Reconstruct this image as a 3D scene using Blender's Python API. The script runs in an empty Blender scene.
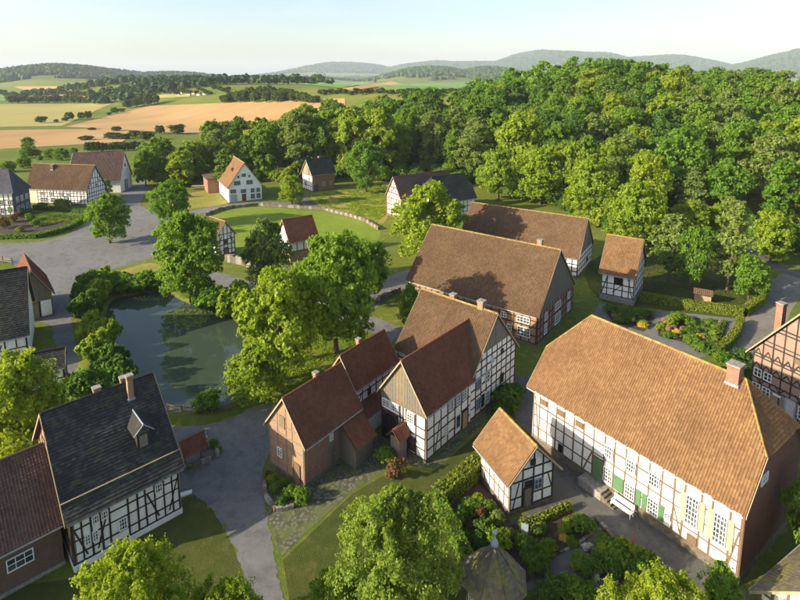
import bpy, bmesh, math, random
import numpy as np
from mathutils import Matrix, Vector
R = math.radians
random.seed(7)
rng = np.random.default_rng(11)
C = bpy.context.scene.collection
SC = bpy.context.scene

# ------------------------------------------------------------------ camera, sky, sun, exposure
FPX, PITCH, CY, CH = 529.85, 0.15588, 159.94, 37.18          # focal length (px of an 800 px frame), tilt, axis row, height
cd = bpy.data.cameras.new('camera'); cam = bpy.data.objects.new('camera', cd); C.objects.link(cam)
cam.location = (0, 0, CH); cam.rotation_euler = (math.pi/2-PITCH, 0, 0)
cd.sensor_width = 36; cd.lens = FPX/800*36; cd.shift_y = -(300-CY)/800
cd.clip_start = 0.5; cd.clip_end = 60000
SC.camera = cam
SUN_AZ, SUN_EL = R(-161), R(21.5)                               # direction towards the sun
sdir = Vector((math.cos(SUN_AZ)*math.cos(SUN_EL), math.sin(SUN_AZ)*math.cos(SUN_EL), math.sin(SUN_EL)))
sl = bpy.data.lights.new('sun', 'SUN'); so = bpy.data.objects.new('sun', sl); C.objects.link(so)
sl.energy = 5.0; sl.angle = R(0.6); sl.color = (1.0, 0.86, 0.63)
so.rotation_euler = sdir.to_track_quat('Z', 'Y').to_euler(); so.location = (0, 0, 200)
w = bpy.data.worlds.new('World'); SC.world = w; w.use_nodes = True
nt = w.node_tree
sky = nt.nodes.new('ShaderNodeTexSky'); sky.sky_type = 'NISHITA'; sky.sun_disc = False
sky.sun_elevation = SUN_EL; sky.sun_rotation = math.pi/2-SUN_AZ
sky.altitude = 100; sky.air_density = 1.0; sky.dust_density = 2.0; sky.ozone_density = 1.0
# thin high cirrus over the whole sky
tc = nt.nodes.new('ShaderNodeTexCoord'); mp = nt.nodes.new('ShaderNodeMapping'); mp.inputs['Scale'].default_value = (1.2, 1.2, 9.0); nt.links.new(tc.outputs['Generated'], mp.inputs['Vector'])
cn = nt.nodes.new('ShaderNodeTexNoise'); cn.inputs['Scale'].default_value = 2.6; cn.inputs['Detail'].default_value = 7; cn.inputs['Distortion'].default_value = .6; nt.links.new(mp.outputs[0], cn.inputs['Vector'])
cr = nt.nodes.new('ShaderNodeMapRange'); cr.inputs['From Min'].default_value = .5; cr.inputs['From Max'].default_value = .8; cr.inputs['To Max'].default_value = .15; nt.links.new(cn.outputs['Fac'], cr.inputs['Value'])
cm = nt.nodes.new('ShaderNodeMix'); cm.data_type = 'RGBA'; cm.inputs[7].default_value = (5.2, 5.1, 4.9, 1); nt.links.new(cr.outputs[0], cm.inputs[0]); nt.links.new(sky.outputs[0], cm.inputs[6])
nt.links.new(cm.outputs[2], nt.nodes['Background'].inputs[0]); nt.nodes['Background'].inputs[1].default_value = 0.112
SC.view_settings.view_transform = 'Standard'; SC.view_settings.look = 'None'
SC.view_settings.exposure = 1.2; SC.view_settings.gamma = 1.0
SC.view_settings.use_curve_mapping = False
SC.cycles.max_bounces = 6; SC.cycles.diffuse_bounces = 3; SC.cycles.glossy_bounces = 3
SC.cycles.transmission_bounces = 3; SC.cycles.transparent_max_bounces = 6; SC.cycles.volume_bounces = 0
SC.cycles.use_denoising = True
SC.cycles.caustics_reflective = False; SC.cycles.caustics_refractive = False

# ------------------------------------------------------------------ pixel -> place
def ray(px, py):
    X = (px-400)/FPX; U = -(py-CY)/FPX
    return np.array([X, math.cos(PITCH)+U*math.sin(PITCH), -math.sin(PITCH)+U*math.cos(PITCH)])
def gp(px, py, z=0.0):
    d = ray(px, py); t = (z-CH)/d[2]
    return np.array([d[0]*t, d[1]*t, z])
def project(x, y, z):
    z = z-CH
    d = y*math.cos(PITCH)-z*math.sin(PITCH); up = y*math.sin(PITCH)+z*math.cos(PITCH)
    return 400+FPX*x/d, CY-FPX*up/d
def sstep(t):
    t = np.clip(t, 0, 1); return t*t*(3-2*t)
def vnoise(x, y, s, seed=0):
    """smooth value noise, vectorised"""
    x = np.asarray(x, float)/s+seed*17.13; y = np.asarray(y, float)/s+seed*5.71
    xi = np.floor(x); yi = np.floor(y); fx = x-xi; fy = y-yi
    def h(a, b):
        v = np.sin(a*127.1+b*311.7+seed*74.7)*43758.5453; return v-np.floor(v)
    fx = fx*fx*(3-2*fx); fy = fy*fy*(3-2*fy)
    return (h(xi, yi)*(1-fx)+h(xi+1, yi)*fx)*(1-fy)+(h(xi, yi+1)*(1-fx)+h(xi+1, yi+1)*fx)*fy
# far hills: (column, crest row, distance, spread in columns, depth spread)
HILLS = [(95, 70.5, 2500, 44, 330), (170, 74.5, 2650, 45, 300), (20, 71.5, 3000, 60, 450), (345, 61.5, 7600, 50, 900), (560, 51.0, 6900, 75, 900),
         (465, 57.5, 7300, 70, 900), (650, 55.0, 6800, 60, 900), (835, 44.5, 5200, 80, 700), (430, 68.5, 2900, 36, 420), (485, 69.5, 2850, 28, 400),
         (240, 74.8, 5200, 95, 700), (300, 77.5, 3000, 40, 350)]
HG = []
for cx, ty, d, sx, sd in HILLS:
    ty += 4.5 if d > 4000 else 1.0
    HG.append(((cx-400)/FPX*d, d, max(8.0, CH+(77.0-ty)/FPX*d), sx*d/FPX, sd))
def terr(x, y):
    x = np.asarray(x, float); y = np.asarray(y, float)
    s = 0.74*x+0.67*y-138
    h = 27*sstep(s/165)*sstep((y-40)/80)
    h = h-sstep((x-95)/120)*17*sstep(s/165)
    h = h*(1-sstep((s-250)/330)) 
    r = np.hypot(x, y)
    h = h+sstep((r-1700)/1500)*14*(vnoise(x, y, 700, 3)-0.3)
    g = np.zeros_like(h)
    for gx, gy, gh, sx, sy in HG:
        g = np.maximum(g, gh*np.exp(-0.5*(np.abs((x-gx)/sx)**2.6+((y-gy)/sy)**2)))
    return h+g*(1+.30*(vnoise(x, y, 900, 8)-.55)+.10*(vnoise(x, y, 260, 9)-.5))
def gt(px, py):
    d = ray(px, py); o = np.array([0, 0, CH])
    ts = np.geomspace(60, 14000, 500)
    P = o+ts[:, None]*d; below = P[:, 2] < terr(P[:, 0], P[:, 1])
    k = int(np.argmax(below)) if below.any() else len(ts)-1
    a, b = ts[max(k-1, 0)], ts[k]
    for _ in range(25):
        m = (a+b)/2; p = o+m*d
        if p[2] < terr(p[0], p[1]): b = m
        else: a = m
    p = o+b*d; return np.array([p[0], p[1], float(terr(p[0], p[1]))])

# ------------------------------------------------------------------ objects
def tag(o, label=None, cat=None, group=None, kind=None):
    if label: o['label'] = label
    if cat: o['category'] = cat
    if group: o['group'] = group
    if kind: o['kind'] = kind
    return o
def link(name, data, parent=None, M=None):
    o = bpy.data.objects.new(name, data); C.objects.link(o)
    if parent: o.parent = parent
    if M is not None: o.matrix_local = M
    return o
def empty(name, loc=(0, 0, 0), rz=0.0):
    o = bpy.data.objects.new(name, None); C.objects.link(o); o.empty_display_size = 0.5
    o.location = loc; o.rotation_euler = (0, 0, rz); return o
def mesh(name, verts, faces, mat=None, smooth=False):
    me = bpy.data.meshes.new(name); me.from_pydata([tuple(map(float, v)) for v in verts], [], [tuple(map(int, f)) for f in faces]); me.update()
    if mat: me.materials.append(mat)
    if smooth: me.shade_smooth()
    return me
def quadmesh(name, V, mat, tint=None):
    """V: (n,4,3) array of quads -> mesh with a per-face tint"""
    n = len(V); me = bpy.data.meshes.new(name)
    me.vertices.add(n*4); me.vertices.foreach_set('co', np.ascontiguousarray(V, np.float32).ravel())
    me.loops.add(n*4); me.loops.foreach_set('vertex_index', np.arange(n*4, dtype=np.int32))
    me.polygons.add(n); me.polygons.foreach_set('loop_start', np.arange(0, n*4, 4, dtype=np.int32))
    me.polygons.foreach_set('loop_total', np.full(n, 4, np.int32))
    me.update(calc_edges=True)
    if tint is not None:
        a = me.attributes.new('tint', 'FLOAT', 'FACE'); a.data.foreach_set('value', np.asarray(tint, np.float32))
    me.materials.append(mat); return me
BOX = {}
def boxmesh(mat):
    if mat.name not in BOX:
        v = [(x, y, z) for x in (-.5, .5) for y in (-.5, .5) for z in (-.5, .5)]
        f = [(0, 1, 3, 2), (4, 6, 7, 5), (0, 4, 5, 1), (2, 3, 7, 6), (0, 2, 6, 4), (1, 5, 7, 3)]
        BOX[mat.name] = mesh('beam_'+mat.name, v, f, mat)
    return BOX[mat.name]
def box(name, mat, parent, c, size, rz=0.0, tilt=0.0, M=None):
    """box centred at c; rz turns it about z, tilt leans it in its own x-z plane"""
    L = Matrix.Translation(c) @ Matrix.Rotation(rz, 4, 'Z') @ Matrix.Rotation(-tilt, 4, 'Y') @ Matrix.Diagonal((*size, 1))
    if M is not None: L = M @ L
    return link(name, boxmesh(mat), parent, L)
class MB:
    """collects boxes / tubes / polygons into one mesh"""
    def __init__(s): s.v = []; s.f = []
    def add(s, v, f):
        k = len(s.v); s.v += [tuple(map(float, q)) for q in v]; s.f += [tuple(i+k for i in q) for q in f]
    def box(s, c, size, rz=0.0, T=None):
        x, y, z = (q/2 for q in size); cr, sr = math.cos(rz), math.sin(rz); v = []
        for a in (-x, x):
            for b in (-y, y):
                for d in (-z, z): v.append((c[0]+a*cr-b*sr, c[1]+a*sr+b*cr, c[2]+d))
        s.add(v, [(0, 1, 3, 2), (4, 6, 7, 5), (0, 4, 5, 1), (2, 3, 7, 6), (0, 2, 6, 4), (1, 5, 7, 3)])
    def tube(s, pts, rad, n=6, cap=True):
        pts = [Vector(p) for p in pts]; rings = []; k0 = len(s.v)
        for i, p in enumerate(pts):
            d = (pts[min(i+1, len(pts)-1)]-pts[max(i-1, 0)]).normalized()
            a = d.cross(Vector((0.31, 0.87, 0.38))).normalized(); b = d.cross(a)
            for j in range(n):
                t = 2*math.pi*j/n; s.v.append(tuple(p+(a*math.cos(t)+b*math.sin(t))*rad[i]))
        for i in range(len(pts)-1):
            for j in range(n):
                s.f.append((k0+i*n+j, k0+i*n+(j+1) % n, k0+(i+1)*n+(j+1) % n, k0+(i+1)*n+j))
        if cap:
            s.f.append(tuple(k0+j for j in range(n))[::-1]); s.f.append(tuple(k0+(len(pts)-1)*n+j for j in range(n)))
    def lathe(s, prof, c=(0, 0, 0), n=12):
        k0 = len(s.v)
        for r_, z in prof:
            for j in range(n):
                t = 2*math.pi*j/n; s.v.append((c[0]+r_*math.cos(t), c[1]+r_*math.sin(t), c[2]+z))
        for i in range(len(prof)-1):
            for j in range(n): s.f.append((k0+i*n+j, k0+i*n+(j+1) % n, k0+(i+1)*n+(j+1) % n, k0+(i+1)*n+j))
    def prism(s, poly, d):
        """poly: list of 3-D points in a plane, d: extrusion vector"""
        n = len(poly); P = [Vector(p) for p in poly]; d = Vector(d)
        s.add([*P, *[p+d for p in P]], [tuple(range(n)), tuple(range(2*n-1, n-1, -1))]+[((i+1) % n, i, n+i, n+(i+1) % n) for i in range(n)])
    def mesh(s, name, mat, smooth=False): return mesh(name, s.v, s.f, mat, smooth)
    def obj(s, name, mat, parent=None, M=None, smooth=False): return link(name, s.mesh(name, mat, smooth), parent, M)

# ------------------------------------------------------------------ materials
def sRGB(r, g, b):
    f = lambda c: (c/255/12.92) if c/255 < .04045 else ((c/255+.055)/1.055)**2.4
    return (f(r), f(g), f(b), 1)
MATS = {}
class NT:
    def __init__(s, name, rough=0.9, spec=0.3):
        s.m = bpy.data.materials.new(name); s.m.use_nodes = True; s.t = s.m.node_tree; s.n = s.t.nodes; s.l = s.t.links
        s.b = s.n['Principled BSDF']; s.b.inputs['Roughness'].default_value = rough; s.b.inputs['Specular IOR Level'].default_value = spec
        MATS[name] = s.m
    def new(s, t, **k):
        n = s.n.new(t)
        for a, v in k.items(): setattr(n, a, v)
        return n
    def pos(s): return s.new('ShaderNodeNewGeometry').outputs['Position']
    def scaled(s, vec, sc):
        m = s.new('ShaderNodeMapping'); m.inputs['Scale'].default_value = sc; s.l.new(vec, m.inputs['Vector']); return m.outputs[0]
    def noise(s, scale, detail=4, vec=None, rough=.55):
        n = s.new('ShaderNodeTexNoise'); n.inputs['Scale'].default_value = scale; n.inputs['Detail'].default_value = detail
        n.inputs['Roughness'].default_value = rough
        s.l.new(vec if vec is not None else s.pos(), n.inputs['Vector']); return n.outputs['Fac']
    def ramp(s, fac, stops):
        n = s.new('ShaderNodeValToRGB'); e = n.color_ramp.elements
        while len(e) < len(stops): e.new(0.5)
        for k, (p, c) in enumerate(stops): e[k].position = p; e[k].color = c if len(c) == 4 else (*c, 1)
        s.l.new(fac, n.inputs['Fac']); return n.outputs['Color']
    def mix(s, fac, a, b, mode='MIX'):
        n = s.new('ShaderNodeMix', data_type='RGBA', blend_type=mode)
        for sock, v in ((n.inputs[0], fac), (n.inputs[6], a), (n.inputs[7], b)):
            if isinstance(v, (int, float)): sock.default_value = v
            elif isinstance(v, tuple): sock.default_value = v if len(v) == 4 else (*v, 1)
            else: s.l.new(v, sock)
        return n.outputs[2]
    def math(s, op, a, b=0.0):
        n = s.new('ShaderNodeMath', operation=op)
        for sock, v in zip(n.inputs, (a, b)):
            if isinstance(v, (int, float)): sock.default_value = v
            else: s.l.new(v, sock)
        return n.outputs[0]
    def attr(s, name):
        n = s.new('ShaderNodeAttribute'); n.attribute_name = name; return n.outputs['Fac']
    def bump(s, h, strength=.4, dist=.05):
        n = s.new('ShaderNodeBump'); n.inputs['Strength'].default_value = strength; n.inputs['Distance'].default_value = dist
        s.l.new(h, n.inputs['Height']); s.l.new(n.outputs[0], s.b.inputs['Normal'])
    def color(s, c):
        if isinstance(c, tuple): s.b.inputs['Base Color'].default_value = c if len(c) == 4 else (*c, 1)
        else: s.l.new(c, s.b.inputs['Base Color'])
        return s.m
def simple(name, c0, c1, scale=2.0, rough=.9, spec=.25, bump=0, bs=20, detail=5):
    t = NT(name, rough, spec); f = t.noise(scale, detail)
    t.color(t.ramp(f, [(.3, c0), (.7, c1)]))
    if bump: t.bump(t.noise(bs, 4), bump, .03)
    return t.m
def tilemat(name, c0, c1, c2, moss=(.09, .09, .035), mossamt=.62, rough=.85):
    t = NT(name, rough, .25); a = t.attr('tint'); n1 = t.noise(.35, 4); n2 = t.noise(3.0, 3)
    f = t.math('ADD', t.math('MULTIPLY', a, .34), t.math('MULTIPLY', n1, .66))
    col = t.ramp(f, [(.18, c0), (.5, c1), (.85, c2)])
    col = t.mix(t.math('MULTIPLY', n2, .35), col, (c0[0]*.6, c0[1]*.6, c0[2]*.6))
    mm = t.ramp(t.noise(1.1, 5, rough=.7), [(mossamt, (0, 0, 0)), (mossamt+.09, (1, 1, 1))])
    col = t.mix(t.math('MULTIPLY', mm, .75), col, moss)
    t.color(col); t.bump(n2, .25, .02); return t.m
T_ORANGE = tilemat('clay_tile_orange', (.15, .082, .039), (.22, .124, .058), (.305, .19, .093), moss=(.15, .125, .035), mossamt=.62)
T_BROWN = tilemat('clay_tile_brown', (.10, .059, .033), (.145, .088, .048), (.205, .133, .076), moss=(.12, .105, .04), mossamt=.6)
T_RED = tilemat('clay_tile_red', (.14, .055, .03), (.205, .083, .044), (.28, .122, .066), moss=(.10, .085, .035), mossamt=.6)
T_DARK = tilemat('clay_tile_dark', (.085, .055, .05), (.14, .085, .07), (.2, .12, .095), mossamt=.68)
T_SLATE = tilemat('mossy_grey_tile', (.022, .022, .022), (.038, .037, .035), (.085, .088, .082), moss=(.06, .07, .03), mossamt=.55)
T_BLUE = tilemat('slate_blue', (.05, .055, .07), (.075, .08, .1), (.11, .12, .15), moss=(.07, .07, .05), mossamt=.72)
T_STONE = tilemat('stone_shingle', (.085, .072, .05), (.16, .135, .09), (.26, .22, .14), moss=(.2, .18, .04), mossamt=.5)
LICHEN = simple('lichen_ridge_tile', (.17, .10, .045), (.34, .26, .075), 2.5, .9, .2, bump=.4, bs=9)
def plaster(name, c0, c1):
    t = NT(name, .92, .2); n = t.noise(1.2, 5); n2 = t.noise(9, 4)
    col = t.ramp(n, [(.3, c0), (.65, c1)]); col = t.mix(t.math('MULTIPLY', n2, .12), col, (.45, .4, .33))
    z = t.new('ShaderNodeSeparateXYZ'); t.l.new(t.new('ShaderNodeTexCoord').outputs['Object'], z.inputs[0])
    splash = t.math('MULTIPLY', t.ramp(t.math('ADD', z.outputs[2], t.math('MULTIPLY', n2, 1.2)), [(.55, (1, 1, 1)), (1.0, (0, 0, 0))]), .22)
    col = t.mix(splash, col, (.4, .36, .27)); t.color(col); t.bump(t.noise(25, 4), .3, .02); return t.m
P_WHITE = plaster('white_plaster', (.72, .70, .66), (.84, .83, .80))
P_CREAM = plaster('cream_plaster', (.55, .47, .33), (.68, .6, .45))
def woodmat(name, c0, c1, rough=.85):
    t = NT(name, rough, .25); v = t.scaled(t.pos(), (7, 7, 1.1)); n = t.noise(3, 5, v)
    t.color(t.ramp(n, [(.3, c0), (.7, c1)])); t.bump(n, .35, .02); return t.m
W_BLACK = woodmat('black_timber', (.022, .018, .016), (.05, .04, .033))
W_BROWN = woodmat('brown_timber', (.12, .08, .048), (.2, .135, .08))
W_MAROON = woodmat('maroon_timber', (.04, .018, .016), (.075, .032, .026))
W_GREY = woodmat('weathered_timber', (.13, .115, .095), (.25, .22, .175))
W_BOARD = woodmat('weathered_board', (.12, .095, .06), (.24, .19, .125))
W_BOARDG = woodmat('grey_board', (.10, .09, .075), (.19, .17, .14))
W_VERGE = woodmat('verge_board', (.26, .2, .12), (.42, .34, .22))
W_RED = woodmat('red_timber', (.19, .045, .03), (.28, .075, .045))
def brickmat(name, c0, c1, mort, scale=1.0):
    t = NT(name, .9, .2); sp = t.new('ShaderNodeSeparateXYZ'); t.l.new(t.new('ShaderNodeTexCoord').outputs['Object'], sp.inputs[0])
    cb = t.new('ShaderNodeCombineXYZ'); t.l.new(t.math('ADD', sp.outputs[0], sp.outputs[1]), cb.inputs[0]); t.l.new(sp.outputs[2], cb.inputs[1])
    b = t.new('ShaderNodeTexBrick'); t.l.new(cb.outputs[0], b.inputs['Vector'])
    b.inputs['Scale'].default_value = 1; b.inputs['Brick Width'].default_value = .26*scale; b.inputs['Row Height'].default_value = .085*scale
    b.inputs['Mortar Size'].default_value = .012; b.inputs['Bias'].default_value = -.1
    b.inputs['Color1'].default_value = (*c0, 1); b.inputs['Color2'].default_value = (*c1, 1); b.inputs['Mortar'].default_value = (*mort, 1)
    n = t.noise(1.5, 5); col = t.mix(t.math('MULTIPLY', n, .55), b.outputs['Color'], (c0[0]*.45, c0[1]*.45, c0[2]*.45))
    t.color(col); t.bump(b.outputs['Fac'], -.4, .015); return t.m
BR_RED = brickmat('red_brick', (.26, .085, .05), (.38, .15, .085), (.38, .31, .25))
BR_ORANGE = brickmat('orange_brick', (.29, .135, .068), (.41, .22, .115), (.42, .36, .27))
BR_PINK = brickmat('pinkish_brick', (.27, .165, .125), (.38, .25, .19), (.36, .3, .25))
BR_MAROON = brickmat('maroon_brick', (.15, .05, .033), (.22, .08, .05), (.2, .15, .12))
BR_DARK = brickmat('dark_brick', (.13, .065, .045), (.2, .1, .07), (.22, .18, .15))
STONE = simple('rubble_stone', (.085, .073, .054), (.19, .16, .118), 3.0, bump=.8, bs=6)
STONE_G = simple('grey_stone', (.15, .14, .13), (.32, .3, .27), 4.0, bump=.8, bs=6)
PAINT_W = simple('white_paint', (.72, .72, .72), (.8, .8, .79), 3, .5, .4)
PAINT_G = simple('green_paint', (.07, .16, .075), (.105, .21, .10), 2.5, .55, .4)
PAINT_B = simple('beige_paint', (.36, .28, .2), (.43, .34, .25), 2.5, .6, .35)
PAINT_BL = simple('blue_grey_paint', (.25, .31, .36), (.33, .4, .45), 2.5, .6, .35)
PAINT_R = simple('dark_red_paint', (.16, .02, .02), (.22, .035, .03), 2.5, .5, .4)
PAINT_PK = simple('pale_door_paint', (.45, .4, .4), (.52, .47, .46), 2.5, .6, .35)
LEAD = simple('lead_flashing', (.17, .23, .29), (.25, .32, .4), 3, .5, .4)
METAL = simple('zinc_gutter', (.22, .24, .26), (.32, .34, .36), 3, .4, .5)
RUST = simple('rusty_steel', (.22, .075, .03), (.34, .12, .05), 6, .8, .3)
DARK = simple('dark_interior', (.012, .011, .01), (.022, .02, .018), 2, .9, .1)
def glassmat():
    t = NT('window_glass', .06, .6); n = t.noise(.9, 2); t.color(t.ramp(n, [(.35, (.025, .03, .034)), (.7, (.10, .115, .12))])); t.bump(t.noise(1.6, 2), .06, .05); return t.m
GLASS = glassmat()
def leafmat(name, c0, c1, c2, trans=.42, hue=.55):
    t = NT(name, .65, .25); a = t.attr('tint')
    oi = t.new('ShaderNodeObjectInfo').outputs['Random']
    col = t.ramp(a, [(0.0, c0), (.5, c1), (1.0, c2)])
    col = t.mix(t.math('MULTIPLY', oi, hue), col, (c2[0]*1.05, c2[1]*.95, c2[2]*.65))
    d = t.new('ShaderNodeBsdfDiffuse'); tr = t.new('ShaderNodeBsdfTranslucent'); gl = t.new('ShaderNodeBsdfGlossy')
    gl.inputs['Roughness'].default_value = .55; gl.inputs['Color'].default_value = (.5, .5, .45, 1)
    t.l.new(col, d.inputs[0]); t.l.new(t.mix(.5, col, (c2[0]*2.0, c2[1]*1.9, c2[2]*.6)), tr.inputs[0])
    m1 = t.new('ShaderNodeMixShader'); m1.inputs[0].default_value = trans; t.l.new(d.outputs[0], m1.inputs[1]); t.l.new(tr.outputs[0], m1.inputs[2])
    m2 = t.new('ShaderNodeMixShader'); m2.inputs[0].default_value = .02; t.l.new(m1.outputs[0], m2.inputs[1]); t.l.new(gl.outputs[0], m2.inputs[2])
    t.l.new(m2.outputs[0], t.n['Material Output'].inputs['Surface']); return t.m
LF_A = leafmat('leaf_mid_green', (.05, .125, .012), (.10, .215, .018), (.17, .285, .03))
LF_B = leafmat('leaf_yellow_green', (.095, .17, .012), (.18, .28, .018), (.27, .355, .03))
LF_C = leafmat('leaf_dark_green', (.032, .085, .014), (.065, .15, .022), (.115, .21, .032))
LF_D = leafmat('leaf_grey_green', (.07, .125, .03), (.135, .21, .048), (.215, .29, .08))
LF_S = leafmat('leaf_sage_green', (.08, .14, .02), (.155, .235, .03), (.24, .31, .048))
LF_FAR = leafmat('leaf_far', (.03, .06, .016), (.055, .095, .024), (.09, .135, .035), .3)
LF_GR = leafmat('blade_olive', (.045, .065, .012), (.07, .092, .018), (.105, .125, .026), .25, .1)
LF_H = leafmat('leaf_hedge', (.09, .14, .014), (.165, .22, .02), (.25, .29, .03), .35, .25)
LF_FW = leafmat('petal_white', (.5, .5, .48), (.65, .65, .6), (.75, .75, .72), .2, .05)
LF_FY = leafmat('petal_yellow', (.5, .36, .03), (.6, .45, .04), (.65, .52, .1), .3, .05)
LF_FP = leafmat('petal_pink', (.3, .12, .12), (.45, .22, .18), (.5, .32, .25), .3, .05)
LF_BR = leafmat('leaf_brown', (.08, .045, .02), (.13, .075, .03), (.18, .11, .05), .2, .2)
BARK = simple('bark', (.05, .04, .03), (.12, .1, .075), 5, bump=.6, bs=12)
def grassmat(name, cols, s1=.06, s2=1.1):
    t = NT(name, .95, .1); n1 = t.noise(s1, 5); n2 = t.noise(s2, 6, rough=.7); n3 = t.noise(14, 3)
    f = t.math('ADD', t.math('MULTIPLY', n1, .55), t.math('MULTIPLY', n2, .45))
    col = t.ramp(f, [(p, c) for p, c in zip((.3, .46, .58, .72), cols)])
    col = t.mix(t.math('MULTIPLY', n3, .45), col, (cols[0][0]*.5, cols[0][1]*.55, cols[0][2]*.5))
    n5 = t.noise(.55, 6, rough=.72); col = t.mix(t.math('MULTIPLY', t.ramp(n5, [(.54, (0, 0, 0)), (.66, (1, 1, 1))]), .5), col, (cols[3][0], cols[3][1]*.92, cols[3][2]))
    t.color(col); t.bump(t.math('ADD', n3, n2), .8, .12); return t.m
G_BASE = grassmat('rough_grass', ((.08, .125, .018), (.12, .165, .024), (.19, .205, .036), (.29, .25, .06)), .03)
G_LAWN = grassmat('mown_lawn', ((.12, .19, .022), (.18, .255, .03), (.23, .29, .036), (.29, .31, .05)), .05, .5)
G_DARK = grassmat('shady_lawn', ((.05, .07, .014), (.068, .088, .018), (.095, .105, .026), (.13, .125, .038)), .08)  # the shade lying on these lawns is put into the darker green
G_DRY = grassmat('dry_grass', ((.16, .19, .035), (.24, .23, .05), (.33, .28, .07), (.4, .33, .1)), .08)
def roadmat(name, c0, c1, bump=.3, big=.12):
    t = NT(name, .88, .25); n1 = t.noise(big, 6, rough=.65); n2 = t.noise(18, 3); n3 = t.noise(1.3, 5); n4 = t.noise(.45, 6, rough=.7)
    col = t.ramp(t.math('ADD', t.math('MULTIPLY', n1, .6), t.math('MULTIPLY', n3, .4)), [(.32, c0), (.66, c1)])
    col = t.mix(t.math('MULTIPLY', t.ramp(n4, [(.52, (0, 0, 0)), (.6, (1, 1, 1))]), .45), col, (c0[0]*.62, c0[1]*.64, c0[2]*.62))
    v = t.new('ShaderNodeTexVoronoi', feature='DISTANCE_TO_EDGE'); v.inputs['Scale'].default_value = .32
    wv = t.new('ShaderNodeVectorMath', operation='ADD'); nn = t.new('ShaderNodeTexNoise'); nn.inputs['Scale'].default_value = .9; t.l.new(t.pos(), nn.inputs['Vector']); t.l.new(t.pos(), wv.inputs[0])
    sc = t.new('ShaderNodeVectorMath', operation='SCALE'); t.l.new(nn.outputs['Color'], sc.inputs[0]); sc.inputs['Scale'].default_value = 2.2; t.l.new(sc.outputs[0], wv.inputs[1]); t.l.new(wv.outputs[0], v.inputs['Vector'])
    crack = t.ramp(v.outputs['Distance'], [(.0, (1, 1, 1)), (.018, (0, 0, 0))]); col = t.mix(t.math('MULTIPLY', crack, .45), col, (c0[0]*.4, c0[1]*.42, c0[2]*.38))
    g = t.ramp(t.noise(2.6, 5, rough=.75), [(.62, (0, 0, 0)), (.7, (1, 1, 1))]); col = t.mix(t.math('MULTIPLY', g, .35), col, (.34, .30, .23))
    col = t.mix(t.math('MULTIPLY', n2, .35), col, (c0[0]*.55, c0[1]*.55, c0[2]*.55)); t.color(col); t.bump(n2, bump, .02); return t.m
ROAD = roadmat('worn_asphalt', (.125, .127, .13), (.205, .204, .2))
ROAD_D = roadmat('dark_asphalt', (.085, .085, .083), (.14, .137, .13))
GRAVEL = roadmat('gravel_path', (.15, .135, .11), (.25, .225, .18), .6)
SOIL = roadmat('garden_soil', (.04, .03, .02), (.085, .065, .045), .8, .8)
def cobblemat():
    t = NT('cobbles', .85, .3); v = t.new('ShaderNodeTexVoronoi'); v.inputs['Scale'].default_value = 3.2; t.l.new(t.pos(), v.inputs['Vector'])
    n = t.noise(.5, 5); col = t.ramp(v.outputs['Distance'], [(.2, (.165, .155, .135)), (.6, (.06, .068, .034))])
    col = t.mix(t.ramp(n, [(.45, (0, 0, 0)), (.62, (1, 1, 1))]), col, (.1, .12, .035)); t.color(col); t.bump(v.outputs['Distance'], -.7, .06); return t.m
COBBLE = cobblemat()
def fieldmat(name, c0, c1, c2, ang, period):
    t = NT(name, .95, .1); m = t.new('ShaderNodeMapping'); m.inputs['Rotation'].default_value = (0, 0, ang); t.l.new(t.pos(), m.inputs['Vector'])
    wv = t.new('ShaderNodeTexWave', wave_type='BANDS', bands_direction='X'); wv.inputs['Scale'].default_value = 1/period*3.14/10*2; wv.inputs['Distortion'].default_value = 1.2
    wv.inputs['Detail'].default_value = 2; t.l.new(m.outputs[0], wv.inputs['Vector'])
    st = t.noise(.045, 4, t.scaled(m.outputs[0], (1, .06, 1)))
    n = t.noise(.008, 6); col = t.ramp(t.math('ADD', t.math('MULTIPLY', n, .6), t.math('MULTIPLY', st, .4)), [(.35, c0), (.5, c1), (.65, c2)])
    col = t.mix(t.math('MULTIPLY', t.ramp(wv.outputs['Fac'], [(.0, (1, 1, 1)), (.22, (0, 0, 0))]), .3), col, (c0[0]*.6, c0[1]*.7, c0[2]*.6)); t.color(col); return t.m
F_WHEAT = fieldmat('ripe_wheat', (.30, .185, .08), (.385, .24, .105), (.455, .30, .14), .5, 18)
F_PALE = fieldmat('pale_barley', (.27, .245, .07), (.345, .295, .095), (.40, .325, .125), .3, 22)
F_GREEN = fieldmat('green_crop', (.12, .22, .05), (.15, .26, .06), (.2, .29, .08), 1.2, 30)
def watermat():
    t = NT('pond_water', .03, .5); t.color((.04, .06, .043)); t.b.inputs['IOR'].default_value = 1.33
    t.bump(t.noise(2.5, 2), .02, .03); return t.m
WATER = watermat()

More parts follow.
